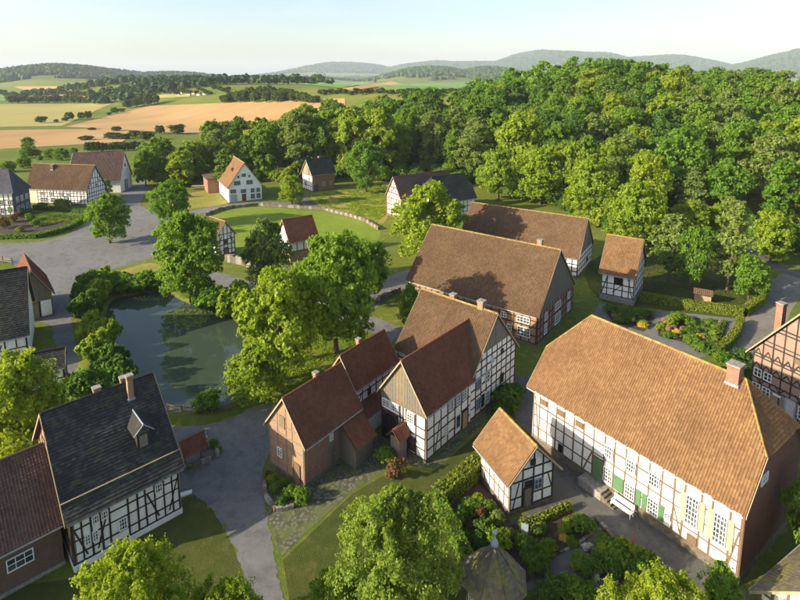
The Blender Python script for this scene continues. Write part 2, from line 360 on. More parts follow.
# ------------------------------------------------------------------ the ground
def ground():
    na, nr = 260, 190
    az = np.linspace(R(-75), R(75), na); rr = np.concatenate([[3], np.geomspace(12, 16000, nr)])
    A, RR = np.meshgrid(az, rr); x = RR*np.sin(A); y = RR*np.cos(A)-25
    z = terr(x, y); V = np.stack([x, y, z], -1).reshape(-1, 3); n = na
    idx = np.arange((len(rr)-1)*(na-1)); i, j = idx//(na-1), idx % (na-1)
    F = np.stack([i*n+j, i*n+j+1, (i+1)*n+j+1, (i+1)*n+j], -1)
    me = mesh('ground', V, F[:, ::-1], G_BASE, True); tag(link('ground', me), kind='structure')
ground()
def sheet(name, pix, mat, z, world=False, jitter=0.0, kind='structure', n=3):
    """flat sheet from a pixel outline; the outline is smoothed a little"""
    P = [np.array((*p, 0.)) if world else gp(*p) for p in pix]; Q = []
    for i in range(len(P)):
        a, b, c, d = P[i-1], P[i], P[(i+1) % len(P)], P[(i+2) % len(P)]
        for k in range(n):
            t = k/n; q = .5*((2*b)+(c-a)*t+(2*a-5*b+4*c-d)*t*t+(3*b-a-3*c+d)*t**3) if n > 1 else b
            if jitter: q = q+np.array([*rng.normal(0, jitter, 2), 0])
            Q.append((q[0], q[1], z))
    bm = bmesh.new(); vs = [bm.verts.new(q) for q in Q]; f = bm.faces.new(vs)
    bmesh.ops.triangulate(bm, faces=[f]); bmesh.ops.recalc_face_normals(bm, faces=bm.faces)
    me = bpy.data.meshes.new(name); bm.to_mesh(me); bm.free()
    if sum(p.normal.z*p.area for p in me.polygons) < 0: me.flip_normals()
    me.materials.append(mat); o = link(name, me)
    if kind: o['kind'] = kind
    return o
sheet('village_square', [(-30, 243), (0, 243), (37, 242), (60, 237), (76, 230), (87, 221), (96, 208), (112, 198), (122, 193), (131, 186), (135, 182), (148, 182), (146, 192), (140, 204), (148, 209), (160, 213),
      (170, 222), (158, 229), (154, 234), (160, 247), (153, 257), (138, 262), (124, 266), (110, 271), (96, 280), (83, 292), (75, 305), (72, 318), (73, 332), (77, 350), (88, 372), (105, 392), (140, 414), (175, 419),
      (215, 417), (246, 409), (268, 404), (282, 408), (284, 420), (264, 470), (264, 500), (269, 525), (274, 552), (278, 578), (284, 605), (290, 640), (255, 640), (250, 595), (243, 570), (236, 550),
      (224, 527), (211, 508), (196, 497), (183, 492), (168, 470), (140, 440), (95, 410), (72, 385), (60, 362), (54, 342), (50, 325), (38, 322), (30, 320), (30, 295), (10, 262), (-30, 260)], ROAD, .012, jitter=.09, n=8)
def strip(name, pix, wd, mat, z):
    P = np.array([gp(*p)[:2] for p in pix]); pts = []
    n = len(P)
    for i in range(n-1):
        a, b, c, d = P[max(i-1, 0)], P[i], P[i+1], P[min(i+2, n-1)]
        for k in range(6):
            t = k/6; pts.append(.5*((2*b)+(c-a)*t+(2*a-5*b+4*c-d)*t*t+(3*b-a-3*c+d)*t**3))
    pts.append(P[-1]); pts = np.array(pts); V = []
    for i in range(len(pts)):
        tn = pts[min(i+1, len(pts)-1)]-pts[max(i-1, 0)]; tn /= np.linalg.norm(tn); nn = np.array([-tn[1], tn[0]]); h = wd/2*(1+rng.normal(0, .03))
        V += [(*(pts[i]+nn*h), z), (*(pts[i]-nn*h), z)]
    F = [(2*i, 2*i+1, 2*i+3, 2*i+2) for i in range(len(pts)-1)]
    o = link(name, mesh(name, V, F, mat)); o['kind'] = 'structure'; return o
strip('lane', [(163, 219), (184, 216), (205, 210), (232, 206), (262, 204), (290, 204.5), (306, 206)], 4.5, ROAD, .016)
strip('cottage_path', [(292, 192), (297, 197), (306, 204), (312, 208)], 5, ROAD_D, .02)
strip('back_lane', [(200, 273), (228, 281), (258, 290), (300, 304), (350, 316), (400, 336), (432, 348)], 4.2, ROAD, .012)
strip('barn_lane', [(345, 320), (366, 298), (386, 286), (430, 271)], 6.5, ROAD, .016)
strip('wood_lane', [(690, 229), (716, 236), (742, 247), (772, 264), (812, 280), (860, 292)], 3.2, ROAD_D, .016)
strip('cobbled_lane', [(796, 276), (782, 294), (768, 316), (756, 340), (748, 360)], 5, GRAVEL, .012)
sheet('cobbled_yard', [(263, 487), (269, 521), (282, 557), (298, 540), (314, 526), (354, 490), (396, 464), (430, 468), (436, 470), (472, 434), (518, 392), (512, 388), (466, 424), (428, 462), (380, 436), (340, 462), (305, 488)], COBBLE, .012, n=1)
sheet('house_yard', [(505, 525), (530, 524), (572, 509), (598, 531), (612, 543), (632, 556), (690, 580), (730, 612), (765, 612), (742, 590), (640, 512), (560, 455), (530, 434), (540, 462), (556, 490), (528, 512)], ROAD_D, .012, n=1)
strip('passage', [(536, 446), (528, 425), (524, 400), (518, 376)], 2.6, ROAD_D, .016)
sheet('garden_path', [(594, 530), (606, 539), (584, 555), (590, 568), (606, 585), (618, 615), (600, 625), (580, 595), (572, 575), (552, 580), (540, 600), (520, 620), (512, 600), (530, 580), (552, 560), (575, 545)], ROAD_D, .016, n=1)
sheet('flower_garden_soil', [(440, 500), (486, 470), (510, 521), (530, 526), (572, 511), (600, 535), (640, 560), (680, 580), (700, 620), (600, 640), (520, 640), (455, 560)], SOIL, .008, n=1)
sheet('kitchen_garden_path', [(600, 303), (655, 311), (695, 314), (738, 319), (732, 336), (722, 350), (700, 358), (650, 345), (610, 330), (590, 318)], ROAD, .012, n=1)
sheet('dry_meadow', [(188, 194), (214, 190), (222, 198), (226, 204), (190, 209), (172, 214), (165, 205)], G_DRY, .008)
sheet('orchard_meadow', [(312, 194), (345, 188), (384, 180), (392, 196), (388, 216), (378, 224), (350, 214), (320, 206)], G_DRY, .008)
sheet('walled_meadow', [(212, 215), (232, 209.5), (258, 207), (294, 209), (324, 211.5), (348, 217), (366, 223), (380, 231), (372, 245), (330, 258), (285, 262), (250, 262), (228, 252)], G_LAWN, .01)
sheet('pond_verge', [(128, 268), (150, 263), (162, 268), (164, 284), (130, 286), (112, 276)], G_DRY, .01)
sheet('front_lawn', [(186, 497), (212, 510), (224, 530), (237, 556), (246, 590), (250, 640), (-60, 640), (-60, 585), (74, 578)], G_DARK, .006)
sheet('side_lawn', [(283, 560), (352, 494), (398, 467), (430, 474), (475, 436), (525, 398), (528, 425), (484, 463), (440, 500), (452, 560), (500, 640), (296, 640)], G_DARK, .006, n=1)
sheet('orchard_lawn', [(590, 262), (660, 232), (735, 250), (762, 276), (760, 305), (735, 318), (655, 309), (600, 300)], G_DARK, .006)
# pond: water sheet inside a raised earth bank
POND = [(110, 301), (138, 294), (165, 292), (190, 303), (215, 311), (247, 322), (247, 345), (235, 368), (230, 388), (234, 403), (212, 412), (180, 414), (150, 412), (120, 398), (100, 375), (97, 350), (102, 325)]
sheet('pond_water', POND, WATER, .03)
def bank():
    P = np.array([gp(*p)[:2] for p in POND]); c = P.mean(0); n = len(P); V = []; F = []
    pts = []
    for i in range(n):
        a, b, cc, d = P[i-1], P[i], P[(i+1) % n], P[(i+2) % n]
        for k in range(4):
            t = k/4; pts.append(.5*((2*b)+(cc-a)*t+(2*a-5*b+4*cc-d)*t*t+(3*b-a-3*cc+d)*t**3))
    pts = np.array(pts); m = len(pts)
    for i in range(m):
        tn = pts[(i+1) % m]-pts[i-1]; nn = np.array([tn[1], -tn[0]]); nn /= np.linalg.norm(nn)
        if nn@(pts[i]-c) < 0: nn = -nn
        for off, z in ((-.5, -.05), (.05, .16+rng.uniform(0, .1)), (.5, .32+rng.uniform(0, .12)), (1.3, .24), (2.3, -.03)):
            q = pts[i]+nn*off; V.append((q[0], q[1], z))
    for i in range(m):
        for k in range(4): F.append((i*5+k, i*5+k+1, ((i+1) % m)*5+k+1, ((i+1) % m)*5+k))
    o = link('pond_bank', mesh('pond_bank', V, F, G_BASE, True)); o['kind'] = 'structure'
bank()
# fields and crops on the plain, draped over the terrain
def drape(name, quad, mat, off, nu=24, nv=8, kind='structure'):
    a, b, c, d = [np.array(q, float) for q in quad]; V = []
    for j in range(nv+1):
        for i in range(nu+1):
            s, t = i/nu, j/nv; p = (a*(1-s)+b*s)*(1-t)+(d*(1-s)+c*s)*t; q = gt(*p); V.append((q[0], q[1], q[2]+off))
    F = [(j*(nu+1)+i, (j+1)*(nu+1)+i, (j+1)*(nu+1)+i+1, j*(nu+1)+i+1) for j in range(nv) for i in range(nu)]
    o = link(name, mesh(name, V, F, mat, True)); o['kind'] = kind; return o
drape('wheat_field', [(-60, 131), (142, 128.5), (122, 142), (-60, 153)], F_WHEAT, .15)
drape('barley_field', [(-60, 104.5), (112, 103.5), (62, 126), (-60, 128)], F_PALE, .15)
drape('stubble_field', [(150, 106), (345, 98.5), (345, 142), (66, 127)], F_WHEAT, .22)
drape('upper_field', [(14, 86.5), (60, 86.5), (112, 99), (40, 96.5)], F_WHEAT, .3)
drape('pale_field', [(-40, 92), (15, 92.5), (8, 101), (-40, 102)], F_GREEN, .3)
drape('green_field', [(290, 83), (352, 77), (370, 83.5), (340, 88.5)], F_GREEN, .5)
drape('tan_field', [(340, 89), (392, 81.5), (402, 84), (352, 91)], F_WHEAT, .6)
drape('green_slope', [(378, 85), (520, 80), (520, 93), (380, 93)], F_GREEN, .5)
drape('valley_field', [(112, 97), (190, 94), (190, 97), (112, 101)], F_PALE, .5)


# ------------------------------------------------------------------ buildings
def tile_quads(O, e1, e2, tmax, left, right, tw, thh, pan=True, seed=0, lip=True):
    """tiles over a roof slope. O: point at eave, e1 along the eave, e2 up the slope; left/right: [(t, s)] outline"""
    r = np.random.default_rng(seed); O = np.array(O, float); e1 = np.array(e1, float); e2 = np.array(e2, float); nn = np.cross(e1, e2)
    rows = max(2, int(round(tmax/thh))); dt = tmax/rows; Qs = []; Ts = []
    prof = [(0, .075), (.26, .018), (.7, .0), (1.0, .065)] if pan else [(0, .0), (1.0, .006)]
    def bnd(pts, t): return float(np.interp(t, [p[0] for p in pts], [p[1] for p in pts]))
    for i in range(rows):
        t0, t1 = i*dt, (i+1)*dt; a0, b0 = bnd(left, t0), bnd(right, t0); a1, b1 = bnd(left, t1), bnd(right, t1)
        sh = 0 if pan else (tw/2 if i % 2 else 0)
        j = np.arange(int(math.floor((min(a0, a1)+sh)/tw)), int(math.ceil((max(b0, b1)+sh)/tw)))
        s0, s1 = j*tw-sh, (j+1)*tw-sh
        l0, l1 = np.clip(s0, a0, b0), np.clip(s1, a0, b0); u0, u1 = np.clip(s0, a1, max(b1, a1)), np.clip(s1, a1, max(b1, a1))
        ok = ((l1-l0) > .03) | ((u1-u0) > .03); l0, l1, u0, u1 = l0[ok], l1[ok], u0[ok], u1[ok]; n = len(l0)
        if not n: continue
        wob = .11*(vnoise((l0+u0)/2, np.full(n, t0), 2.6, seed % 7)-.5); wob2 = .11*(vnoise((l0+u0)/2, np.full(n, t1), 2.6, seed % 7)-.5)
        lift = .055+r.uniform(0, .02, n)+wob; tj = r.normal(0, .015, n)-.04+t0; tint = r.random(n)
        P = lambda s, t, h: O+s[:, None]*e1+np.asarray(t).reshape(-1, 1)*e2+h[:, None]*nn
        low = [P(l0+(l1-l0)*f, tj, h+lift) for f, h in prof]; upp = [P(u0+(u1-u0)*f, np.full(n, t1), h+.008+wob2) for f, h in prof]
        for k in range(len(prof)-1):
            Qs.append(np.stack([low[k], low[k+1], upp[k+1], upp[k]], 1)); Ts.append(tint)
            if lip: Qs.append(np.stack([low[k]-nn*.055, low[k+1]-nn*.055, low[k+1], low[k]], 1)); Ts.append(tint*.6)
    return np.concatenate(Qs), np.concatenate(Ts)
CAMP = Vector((0, 0, CH))
WINM = {}
def winmesh(wd, h, nx, ny, fmat, fw=.07, gb=.045):
    key = (round(wd, 2), round(h, 2), nx, ny, fmat.name)
    if key not in WINM:
        m = MB(); d = .09
        m.box((-wd/2+fw/2, -d/2, h/2), (fw, d, h)); m.box((wd/2-fw/2, -d/2, h/2), (fw, d, h))
        m.box((0, -d/2, fw/2), (wd-2*fw, d, fw)); m.box((0, -d/2, h-fw/2), (wd-2*fw, d, fw))
        for i in range(1, nx): m.box((-wd/2+wd*i/nx, -.03, h/2), (gb*(1.5 if nx % 2 == 0 and i == nx//2 else 1), .05, h-2*fw))
        for j in range(1, ny): m.box((0, -.028, h*j/ny), (wd-2*fw, .045, gb))
        p = mesh('pane', [(-wd/2+fw, -.015, fw), (wd/2-fw, -.015, fw), (wd/2-fw, -.015, h-fw), (-wd/2+fw, -.015, h-fw)], [(0, 1, 2, 3)], GLASS)
        WINM[key] = (m.mesh('window', fmat), p)
    return WINM[key]
def house(key, P, name=None, label=None, cat='house', group=None, roof=T_BROWN, walls=None, timber=W_BLACK, root=None, tile=(.21, .27), pan=True,
          plinth=.45, plinthmat=STONE, khip=None, fullhip=None, chimneys=(), verge=W_VERGE, roofext=(0, 0), kick=None, gutter=True, fine=True, wallmat=P_WHITE, ridge=True, lc=False):
    cx, cy, th, L, W, He, Hr, oe, og = P; th = R(th)
    Wd = Matrix.Translation((cx, cy, 0)) @ Matrix.Rotation(th, 4, 'Z')
    if root is None:
        root = empty(name, (cx, cy, 0), th); tag(root, label, cat, group); M = Matrix.Identity(4)
    else:
        M = (Matrix.Translation(root.location) @ Matrix.Rotation(root.rotation_euler.z, 4, 'Z')).inverted() @ Wd
    brn = random.Random(key); walls = walls or {}; seed = sum(map(ord, key))
    rise = (Hr-He)/(W/2+oe)
    def ztop(v): return Hr-abs(v)*rise-.14
    info = {'f': (Vector((0, -W/2, 0)), 0.0, L), 'b': (Vector((0, W/2, 0)), math.pi, L), 'l': (Vector((-L/2, 0, 0)), -math.pi/2, W), 'r': (Vector((L/2, 0, 0)), math.pi/2, W)}
    K = khip
    if fullhip: ktop = He+.001
    for side, (o, rz, ln) in info.items():
        sp = walls.get(side, {}); gable = side in 'lr' and not fullhip
        sax = Vector((math.cos(rz), math.sin(rz), 0)); nrm = Vector((math.sin(rz), -math.cos(rz), 0))
        facing = ((Wd.to_3x3() @ nrm).dot(CAMP-(Wd @ o)) > 0)
        wm = sp.get('mat', wallmat); ze = ztop(W/2)
        hs = ln/2-(.26 if side in 'fb' else 0)
        wp = lambda s, z, d=0: o+sax*(s-ln/2)+nrm*d+Vector((0, 0, z))
        zc = Hr if not (gable and K) else He+(Hr-He)*K
        if gable:
            hw = (Hr-zc)/rise; poly = [(-W/2, plinth), (W/2, plinth), (W/2, ze)]+([(hw, zc-.14), (-hw, zc-.14)] if K else [(0, Hr-.14)])+[(-W/2, ze)]
        else: poly = [(-hs, plinth), (hs, plinth), (hs, ze), (-hs, ze)]
        m = MB(); m.prism([o+sax*a+Vector((0, 0, b)) for a, b in poly], -nrm*.25)
        wall = m.obj('wall' if not gable else 'gable_wall', wm, root, M)
        if plinth > 0:
            pw = .06; hl = ln/2+pw if side in 'lr' else ln/2-.2
            mm = MB(); mm.prism([o+sax*(-hl)+nrm*pw+Vector((0, 0, -.3)), o+sax*hl+nrm*pw+Vector((0, 0, -.3)), o+sax*hl+nrm*pw+Vector((0, 0, plinth)), o+sax*(-hl)+nrm*pw+Vector((0, 0, plinth))], -nrm*.3)
            mm.obj('plinth', sp.get('plinthmat', plinthmat), root, M)
        if not facing: continue
        def hgt(s):        # wall height at s
            if not gable: return ze
            return min(ztop(s-ln/2), zc-.14)
        tw_ = sp.get('tw', .17); tm = sp.get('timber', timber); joined = MB() if not fine else None
        def beam(s0, z0, s1, z1, wd=tw_, proud=.03, nm='timber_beam', mt=None, dep=.06):
            wd = wd*brn.uniform(.85, 1.18); c = wp((s0+s1)/2+brn.gauss(0, .012), (z0+z1)/2+brn.gauss(0, .012), proud-dep/2); ll = math.hypot(s1-s0, z1-z0); ta = math.atan2(z1-z0, s1-s0)+brn.gauss(0, .007)
            if joined is not None:
                v = []
                for a in (-ll/2, ll/2):
                    for b_ in (-dep/2, dep/2):
                        for d_ in (-wd/2, wd/2):
                            v.append(c+sax*(a*math.cos(ta)-d_*math.sin(ta))-nrm*b_+Vector((0, 0, a*math.sin(ta)+d_*math.cos(ta))))
                joined.add(v, [(0, 1, 3, 2), (4, 6, 7, 5), (0, 4, 5, 1), (2, 3, 7, 6), (0, 2, 6, 4), (1, 5, 7, 3)])
            else: box(nm, mt or tm, wall, c, (ll, dep, wd), rz, ta)
        bz = sp.get('boards')                                       # boarding of the gable above this height
        fr = sp.get('frame')
        if fr:
            z0 = plinth; ztop_f = fr.get('top')
            posts = fr.get('posts'); 
            if isinstance(posts, int): posts = [ln*i/posts for i in range(posts+1)]
            lim = bz if bz else 99
            for k, s in enumerate(posts):
                s = min(max(s, tw_/2), ln-tw_/2); top = min(hgt(s), lim)
                if top-z0 > .3: beam(s, z0, s, top, proud=.036)
            for z in fr.get('rails', ()):
                if z > lim: continue
                if gable and z > ze:
                    hw = (Hr-.14-z)/rise
                    if hw > .3: beam(ln/2-hw+.1, z, ln/2+hw-.1, z, proud=.03)
                else: beam(tw_, z, ln-tw_, z, proud=.03)
            beam(0, z0+tw_/2, ln, z0+tw_/2, proud=.04)
            if not gable: beam(0, ze-tw_/2-.02, ln, ze-tw_/2-.02, proud=.04)
            elif not bz:
                for sg in (-1, 1): beam(ln/2+sg*W/2, ze-.1, ln/2+sg*.05 if not K else ln/2+sg*(Hr-zc)/rise, (Hr if not K else zc)-.26, proud=.033)
            for (a, b, c_, d_) in fr.get('braces', ()): beam(a, b, c_, d_, wd=tw_*.9, proud=.026)
        if bz and gable:
            bo = MB(); hw = min((Hr-.14-bz)/rise, W/2); zc2 = zc-.16
            pts = [(ln/2-hw, bz), (ln/2+hw, bz)]+([(ln/2+(Hr-zc)/rise, zc2), (ln/2-(Hr-zc)/rise, zc2)] if K else [(ln/2, Hr-.2)])
            bo.prism([wp(a, b, .035) for a, b in pts], -nrm*.03); bd = bo.obj('gable_boarding', sp.get('bmat', W_BOARD), root, M)
            pwid = sp.get('pw', .24); s = ln/2-hw; rr_ = random.Random(seed); q = 0
            while s < ln/2+hw-.05:
                e = min(s+pwid*rr_.uniform(.8, 1.2), ln/2+hw); a, b = hgt(s+.01), hgt(e-.015)
                lo = bz-rr_.uniform(0, .06); pl = MB(); po = .062+rr_.uniform(0, .012)
                pts = [(s+.012, lo), (e-.012, lo), (e-.012, max(b, lo+.02)), (s+.012, max(a, lo+.02))]
                if s < ln/2 < e and not K: pts.insert(3, (ln/2, Hr-.15))
                pl.prism([wp(x_, z_, po) for x_, z_ in pts], -nrm*.025); pl.obj('plank', (sp.get('bmat', W_BOARD), sp.get('bmat2', W_BOARDG))[rr_.random() < .35], bd); s = e; q += 1
            beam(ln/2-hw+.05, bz, ln/2+hw-.05, bz, proud=.10, mt=sp.get('bmat', W_BOARD), dep=.1)
        if joined is not None and joined.v:
            jo = joined.obj('timber_frame', tm, wall); jo['kind'] = 'stuff'
        for it in sp.get('win', ()):
            s, z, wd, h, nx, ny = it[:6]; fm = it[6] if len(it) > 6 else PAINT_W
            a, b = winmesh(wd, h, nx, ny, fm); Lm = M @ Matrix.Translation(wp(s, z, .042)) @ Matrix.Rotation(rz, 4, 'Z')
            wo = link('window', a, root, Lm); link('pane', b, wo)
        for it in sp.get('door', ()):
            s, z, wd, h, dm = it[:5]; fm = it[5] if len(it) > 5 else tm; Lm = M @ Matrix.Translation(wp(s, z, .0)) @ Matrix.Rotation(rz, 4, 'Z')
            m = MB(); np_ = max(2, int(wd/.22))
            for k in range(np_): m.box((-wd/2+wd*(k+.5)/np_, -.05-.006*(k % 2), h/2), (wd/np_-.015, .05, h))
            m.box((0, -.085, h*.25), (wd*.9, .03, .1)); m.box((0, -.085, h*.78), (wd*.9, .03, .1))
            do = m.obj('door', dm, root, Lm)
            m = MB(); m.box((-wd/2-.06, -.06, h/2+.03), (.12, .13, h+.06)); m.box((wd/2+.06, -.06, h/2+.03), (.12, .13, h+.06)); m.box((0, -.06, h+.06), (wd, .13, .12)); m.obj('door_frame', fm, do)
            m = MB(); m.box((wd*.36, -.11, h*.48), (.05, .05, .16)); m.obj('handle', METAL, do)
        for it in sp.get('panel', ()):                              # shutters, hatches, louvres
            s, z, wd, h, dm, nm = it; Lm = M @ Matrix.Translation(wp(s, z, .045)) @ Matrix.Rotation(rz, 4, 'Z')
            m = MB(); m.box((0, -.025, h/2), (wd, .05, h)); 
            for k in (.2, .8): m.box((0, -.06, h*k), (wd*.94, .022, .09))
            m.obj(nm, dm, root, Lm)
    # ---- roof
    x0, x1 = -L/2-og-roofext[0], L/2+og+roofext[1]
    slen = math.hypot(W/2+oe, Hr-He)
    hipin = (Hr-He)*(1-K)/1.25 if K else (fullhip if fullhip else 0)
    tk = K if K else (0 if fullhip else 1)
    for sg in (-1, 1):
        e1 = Vector((1, 0, 0)) if sg < 0 else Vector((-1, 0, 0)); e2 = Vector((0, -sg*(W/2+oe), Hr-He)).normalized(); O = Vector((x0 if sg < 0 else x1, sg*(W/2+oe), He)); ln = x1-x0
        if K or fullhip: lf = [(0, 0), (slen*tk+1e-4, 0), (slen, hipin)]; rt = [(0, ln), (slen*tk+1e-4, ln), (slen, ln-hipin)]
        else: lf = [(0, 0), (slen, 0)]; rt = [(0, ln), (slen, ln)]
        if roofext[1] > 0:
            if sg < 0: rt = [(0, ln-roofext[1]), (slen, ln)]
            else: lf = [(0, roofext[1]), (slen, 0)]
        nn = e1.cross(e2)
        pt = lambda t, s: O+e1*s+e2*t
        poly = [pt(t, s) for t, s in lf]+[pt(t, s) for t, s in reversed(rt)]
        m = MB(); m.prism([p-nn*.012 for p in poly], -nn*.11); ro = m.obj('roof_slope', roof, root, M)
        if (Wd.to_3x3() @ nn).dot(CAMP-(Wd @ pt(slen/2, ln/2))) > 0 or lc:
            Q, T = tile_quads(O, e1, e2, slen, lf, rt, tile[0], tile[1], pan, seed, fine)
            if kick:                                               # flatter skirt along the eaves
                kz, kh = kick; Z = Q[:, :, 2]; d = np.clip((He+kz-Z)/kz, 0, 1); Q[:, :, 1] += sg*d*kh; Q[:, :, 2] += d*kh*.12
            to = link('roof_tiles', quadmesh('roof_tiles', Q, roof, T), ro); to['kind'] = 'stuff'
            if gutter:
                m = MB(); m.tube([pt(-.06, .1)+Vector((0, sg*.07, -.06)), pt(-.06, ln-.1)+Vector((0, sg*.07, -.06))], [.07, .07], 6); m.obj('gutter', METAL, root, M)
        if roofext[1] > 0 and sg < 0:
            m = MB(); m.tube([pt(*rt[0])+nn*.1, pt(*rt[1])+nn*.1], [.09, .09], 5); m.obj('valley_flashing', LEAD, root, M)
        if not (K or fullhip) and verge:
            for xs in (x0, x1):
                if roofext[0 if xs == x0 else 1] > 0: continue
                dx = -.03 if xs == x0 else .03
                a = Vector((xs+dx, sg*(W/2+oe+.02), He-.05)); b = Vector((xs+dx, 0, Hr+.02)); m = MB(); d = Vector((0, 0, .17))
                m.prism([a-d*.9, b-d*.9, b+d*.45, a+d*.45], Vector((.05 if dx > 0 else -.05, 0, 0))); m.obj('bargeboard', verge, root, M)
    if K or fullhip:
        zk = He+(Hr-He)*tk; vk = (W/2+oe)*(1-tk)
        for sg in (-1, 1):
            xe = x0 if sg < 0 else x1; xr = xe-sg*hipin
            e1 = Vector((0, 1, 0))*sg; e2 = Vector((-sg*hipin, 0, Hr-zk)).normalized(); O = Vector((xe, -vk*sg, zk)); hl = math.hypot(hipin, Hr-zk); nn = e1.cross(e2)
            tri = [Vector((xe, -vk*sg, zk)), Vector((xe, vk*sg, zk)), Vector((xr, 0, Hr))]
            m = MB(); m.prism([p-nn*.012 for p in tri], -nn*.1); ro = m.obj('hip_slope', roof, root, M)
            Q, T = tile_quads(O, e1, e2, hl, [(0, 0), (hl, vk)], [(0, 2*vk), (hl, vk)], tile[0], tile[1], pan, seed+1)
            to = link('roof_tiles', quadmesh('roof_tiles', Q, roof, T), ro); to['kind'] = 'stuff'
            m = MB()
            for s2 in (-1, 1): m.tube([(xe, s2*vk, zk+.05), (xr, 0, Hr+.05)], [.1, .1], 6)
            m.obj('hip_tiles', LICHEN if roof in (T_ORANGE, T_BROWN) else roof, root, M)
            if K and verge:
                for s2 in (-1, 1):
                    a = Vector((xe+.03*sg, s2*(W/2+oe), He-.05)); b = Vector((xe+.03*sg, s2*vk, zk)); m = MB(); d = Vector((0, 0, .17)); m.prism([a-d*.9, b-d*.9, b+d*.4, a+d*.4], Vector((.05*sg, 0, 0))); m.obj('bargeboard', verge, root, M)
    if ridge:
        m = MB(); a, b = x0+hipin, x1-hipin; n_ = max(3, int((b-a)/.42))
        for k in range(n_):
            q0, q1 = a+(b-a)*k/n_, a+(b-a)*(k+1)/n_; m.tube([(q0, 0, Hr+.035), (q1, 0, Hr+.03)], [.135, .115], 7)
        ro = m.obj('ridge_tiles', LICHEN if roof in (T_ORANGE, T_BROWN) else roof, root, M); ro['kind'] = 'stuff'
    for (u, v, h, wd, cm) in chimneys:
        zr = Hr-abs(v)*rise; zt = zr+h; m = MB(); m.box((u, v, (zr-.6+zt)/2), (wd, wd, zt-zr+.6)); m.box((u, v, zt-.16), (wd+.1, wd+.1, .1)); ch = m.obj('chimney', cm, root, M)
        m = MB(); m.box((u, v, zt+.06), (wd+.16, wd+.16, .12)); m.obj('chimney_cap', STONE_G, ch)
        m = MB(); m.box((u, v, zr+.02-wd*.3), (wd+.14, wd+.14, .22)); m.obj('flashing', LEAD, ch)
    root_M[key] = (root, M, info, rise)
    return root
root_M = {}
def at(P, u, v, z=0):
    t = R(P[2]); return (P[0]+u*math.cos(t)-v*math.sin(t), P[1]+u*math.sin(t)+v*math.cos(t), z)

HB = {'G': (23.49, 44.73, -54.1, 19.42, 10.33, 6.34, 13.32, .8, .24), 'H': (10.50, 43.10, -67.2, 4.66, 4.53, 3.38, 6.27, .5, .5),
 'D': (14.48, 81.25, -37.0, 22.16, 14.39, 4.5, 12.16, .34, .2), 'E': (25.75, 105.11, -33.2, 24.19, 10.49, 3.88, 10.34, .42, .2),
 'F': (38.47, 87.25, -33.9, 5.25, 8.57, 4.79, 10.14, .6, .29), 'C1': (6.82, 59.33, -41.0, 10.30, 9.75, 5.07, 11.0, .37, .27),
 'C2': (2.83, 51.19, 49.0, 7.75, 5.86, 5.22, 9.75, .33, .30), 'B1': (-8.41, 47.5, 52.5, 7.28, 4.93, 4.33, 8.11, .43, .2),
 'B2': (-4.08, 54.81, 52.5, 6.77, 3.6, 4.96, 8.13, .44, .30), 'A': (-25.88, 42.06, 43.2, 8.06, 12.02, 4.49, 10.26, .44, .33),
 'A2': (-33.32, 34.6, 44.5, 12.0, 8.94, 3.7, 7.78, .42, .14), 'L': (-50.24, 162.89, -61.8, 16.0, 9.77, 4.45, 11.82, .35, .3),
 'M': (-27.32, 174.43, 36.9, 8.32, 6.96, 5.54, 10.26, .5, .34), 'S': (-99.65, 155.09, -9.2, 19.77, 7.44, 4.6, 11.5, .35, .38),
 'T': (-98.97, 172.46, 8.6, 15.29, 10.51, 3.89, 12.59, .48, .32), 'U': (-57.55, 65.81, 31.6, 14.0, 11.97, 4.14, 11.34, .44, .38),
 'I': (46.96, 53.83, 23.9, 9.0, 10.57, 5.73, 13.6, .62, .35), 'N': (5.86, 142.67, 34.2, 18.18, 6.91, 5.35, 11.04, .42, .3),
 'O': (12.4, 139.0, 33.0, 13.5, 8.0, 5.0, 11.2, .45, .3), 'P': (-38.36, 107.89, -40, 5.6, 4.4, 4.5, 7.7, .3, .28),
 'Q': (-21.39, 107.2, 34.0, 5.9, 5.8, 4.13, 8.2, .49, .36), 'R': (-109.83, 141.5, 6, 12.0, 7.48, 6.4, 12.4, .4, .37),
 'V': (-59.4, 80.9, -50, 9.5, 4.6, 3.6, 8.0, .35, .28), 'W': (-43.6, 59.6, 28, 5.0, 3.0, 2.6, 4.3, .4, .15)}

def grid(L, n): return [L*i/n for i in range(n+1)]
